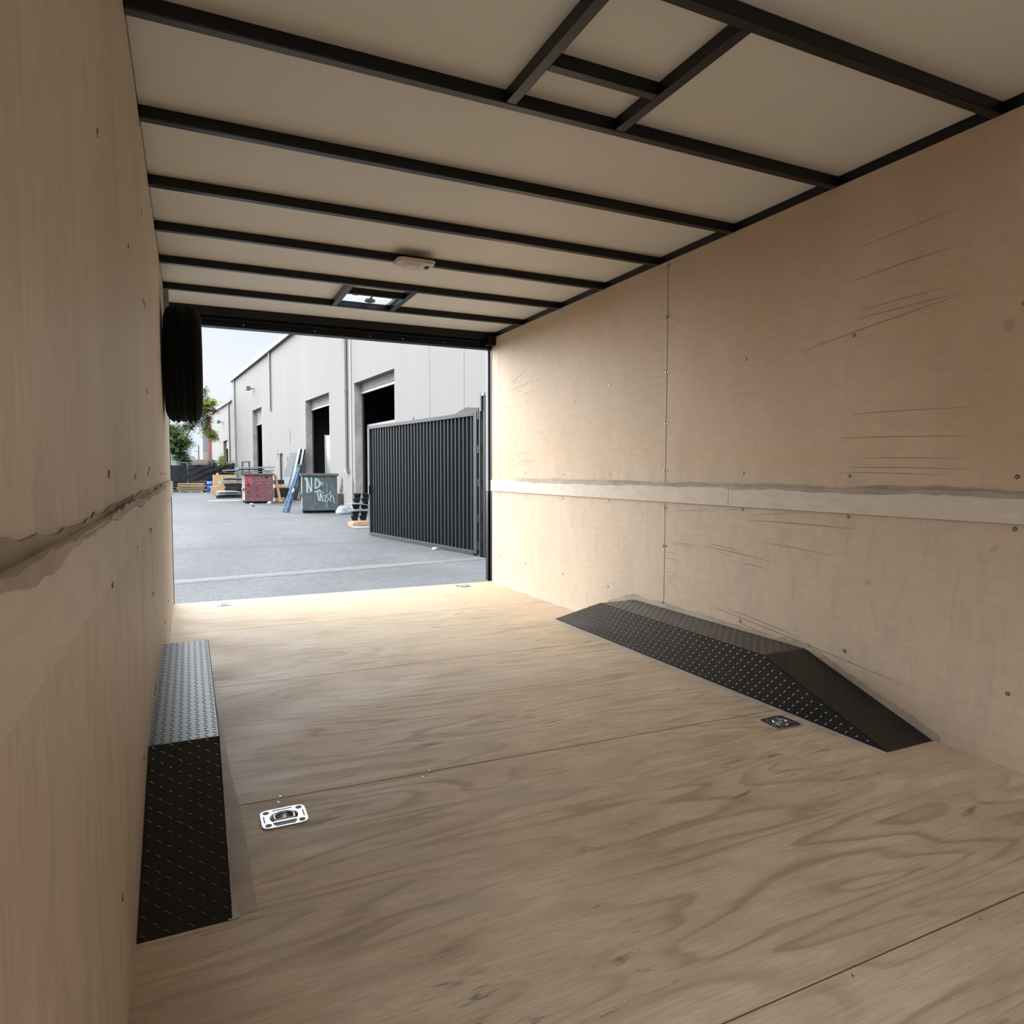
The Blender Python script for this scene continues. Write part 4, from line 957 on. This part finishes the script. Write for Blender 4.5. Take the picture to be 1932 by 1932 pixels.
def far_buildings():
    t = thing('red_trimmed_building', 'pinkish building with a tall red corner beyond the far warehouse', 'building', (2.2, 85, G))
    MB().box((1.66, 84, G), (2.36, 92, 7.3)).build('wall', M['pinkwall'], t)
    MB().box((2.36, 83.8, G), (9.0, 100, 8.26)).build('corner_tower', M['redwall'], t)
    MB().box((1.82, 83.95, 3.4), (2.15, 84, 5.7)).build('window', M['glassy'], t)
    MB().box((2.30, 83.7, 7.4), (2.9, 83.8, 8.3)).build('tower_cap', plain('pale_red', (.40, .16, .13)), t)
    tag(MB().box((-.5, 74, G), (2.5, 74.3, 2.2)).build('boundary_wall', M['tan']), 'tan boundary wall behind the black tarp fence', 'wall')
    tag(MB().box((-14, 110, G), (1.0, 120, 3.2)).build('low_building', M['farwhite']), 'long low white building far behind the trees', 'building')
    tag(MB().box((-14, 90, G), (-.3, 90.3, 2.0)).build('far_fence', M['sheetw']), 'pale fence far behind, left of the tan wall', 'fence')
    t = thing('utility_pole', 'slim pole with a short arm standing far beyond the fence', 'pole', (1.40, 98, G))
    MB().cyl((1.40, 98, G), (1.40, 98, 4.6), .08, .06, 8).build('pole', M['bark'], t); MB().bar((.85, 98, 3.75), (1.40, 98, 3.6), .06, .06).build('arm', M['bark'], t)
    t = thing('car', 'white parked car, only its roof showing over the black tarp', 'car', (-.9, 66, G))
    c = Vector((-1.9, 66, G))
    mb = MB(); prof = [(-2.2, .35), (-2.2, .85), (-1.3, 1.0), (2.1, 1.05), (2.25, .8), (2.25, .35)]
    def ext(prof, y0, y1, nm, m, ins=0):
        mb = MB(); k = len(prof); V = [(c.x+x, c.y+y0, c.z+z) for x, z in prof]+[(c.x+x, c.y+y1, c.z+z) for x, z in prof]
        mb.add(V, [tuple(range(k)), tuple(reversed(range(k, 2*k)))]+[(i, (i+1) % k, k+(i+1) % k, k+i) for i in range(k)]); mb.build(nm, m, t, bevel=.05)
    ext(prof, 0, 1.8, 'body', M['car']); ext([(-1.2, 1.0), (-.5, 2.05), (1.4, 2.1), (1.95, 1.04)], .12, 1.68, 'window_band', M['carglass']); ext([(-.6, 2.04), (-.4, 2.2), (1.3, 2.24), (1.6, 2.04)], .1, 1.7, 'roof', M['car'])
    for x in (-1.45, 1.45):
        MB().cyl((c.x+x, c.y-.02, c.z+.34), (c.x+x, c.y+.25, c.z+.34), .34, .34, 20).build('wheel', M['rubber'], t); MB().cyl((c.x+x, c.y+1.55, c.z+.34), (c.x+x, c.y+1.82, c.z+.34), .34, .34, 20).build('wheel', M['rubber'], t)
far_buildings()
def leaves(mb, c, r, n, R, size=.42, mi=0):
    # drooping compound leaves: a stalk with pairs of leaflets
    for _ in range(int(n*2.4)):
        p = Vector(c)+Vector((R.gauss(0, 1)*r[0], R.gauss(0, 1)*r[1], R.gauss(0, 1)*r[2]))*.55
        a = R.uniform(0, 2*math.pi); d = Vector((math.cos(a), math.sin(a), R.uniform(-.7, .2))).normalized(); side = d.cross(Vector((0,0,1))).normalized()
        L = size*R.uniform(.7, 1.3)
        for k in range(4):
            q = p+d*(L*(k+.5)/4)+Vector((0,0,-.04*k*k*size))
            for s in (-1, 1):
                e = (side*s+d*.5+Vector((0,0,R.uniform(-.5, .1)))).normalized(); w = d*(.065*size/.42)
                tip = q+e*(.21*size/.42); mid = q+e*(.08*size/.42)
                mb.add([q, mid+w, tip, mid-w], [(0,1,2,3)], mi)
def tree():
    R = random.Random(21)
    t = thing('tree', 'leafy green tree with drooping branches beyond the tarp fence at left', 'tree', (-3.6, 61, G))
    mb = MB()
    def limb(pts, r0, r1):
        for i, (a, b) in enumerate(zip(pts, pts[1:])): mb.cyl(a, b, r0+(r1-r0)*i/len(pts), r0+(r1-r0)*(i+1)/len(pts), 8)
    limb([(-3.6, 61, G), (-3.4, 61, 2.2), (-2.9, 60.8, 4.4), (-2.2, 60.6, 6.2)], .24, .13)
    limb([(-2.9, 60.8, 4.4), (-1.6, 60.4, 5.0), (-.5, 60.2, 4.5), (.1, 60, 3.4)], .1, .03)
    limb([(-2.2, 60.6, 6.2), (-.6, 60.3, 7.4), (.9, 60.1, 7.6), (2.0, 60, 7.2)], .09, .02)
    limb([(-.3, 60.2, 3.4), (.35, 60.1, 4.6), (1.0, 60, 5.8), (1.7, 60, 6.4)], .05, .02); limb([(1.7, 60, 6.4), (1.75, 60, 5.4), (1.9, 60, 4.4)], .03, .01)
    limb([(-2.2, 60.6, 6.2), (-3.4, 61, 8), (-4.5, 61, 9)], .1, .04)
    mb.build('trunk', M['bark'], t)
    mb = MB()
    for c, r, n, mi in [((-1.2,60,4.4),(.9,.8,.8),150,0), ((-.9,60,3.6),(.9,.8,.6),150,0), ((-.25,60,3.5),(.5,.5,.4),60,0), ((-.4,60.1,2.4),(.5,.5,.5),60,2), ((-.2,60,1.9),(.3,.4,.3),30,2), ((-1.1,60,2.9),(.6,.6,.4),60,2),
                        ((.2,60,4.9),(.5,.4,.3),22,2), ((.7,60,5.3),(.5,.4,.3),24,2), ((1.5,60,7.0),(.45,.4,.45),55,1), ((2.0,60,7.0),(.45,.4,.25),36,1), ((1.4,60,6.3),(.4,.4,.4),40,1), ((2.2,60,6.3),(.2,.3,.3),8,2), ((1.5,60,8.0),(.25,.3,.4),12,2),
                        ((1.6,60,5.6),(.3,.3,.35),20,2), ((1.9,60,4.4),(.35,.3,.3),40,1), ((2.2,60,4.0),(.2,.3,.25),14,1), ((1.5,60,4.9),(.25,.3,.3),14,2), ((-3.5,61,7.5),(1.8,1.5,1.5),240,0), ((-1.5,60.5,7),(1.2,1,.8),120,0)]:
        leaves(mb, c, r, n, R, .42, mi)
    mb.build('foliage', [M['leaf'], M['leafy'], M['leafd']], t)
    t = thing('bush', 'bright yellow green bush behind the right end of the tarp fence', 'bush', (2.95, 60.1, G))
    MB().cyl((2.95, 60.1, G), (2.95, 60.1, 1.2), .06, .04, 6).build('stem', M['bark'], t)
    mb = MB(); leaves(mb, (2.95, 60.1, 1.55), (.38, .3, .25), 110, R, .35, 1); leaves(mb, (2.75, 60.1, 2.0), (.15, .2, .35), 30, R, .3, 1); leaves(mb, (2.95, 60.1, .5), (.38, .3, .5), 120, R, .35, 0); mb.build('foliage', [M['leaf'], M['leafy'], M['leafd']], t)
    t = thing('bush', 'dark green bush left of the yellow green one behind the fence', 'bush', (2.0, 60.9, G))
    MB().cyl((2.0, 60.9, G), (2.0, 60.9, 1.2), .06, .04, 6).build('stem', M['bark'], t)
    mb = MB(); leaves(mb, (2.0, 60.9, 1.6), (.3, .3, .35), 90, R, .35, 2); leaves(mb, (2.0, 60.9, .4), (.35, .3, .6), 120, R, .35, 2); mb.build('foliage', [M['leaf'], M['leafy'], M['leafd']], t)
tree()
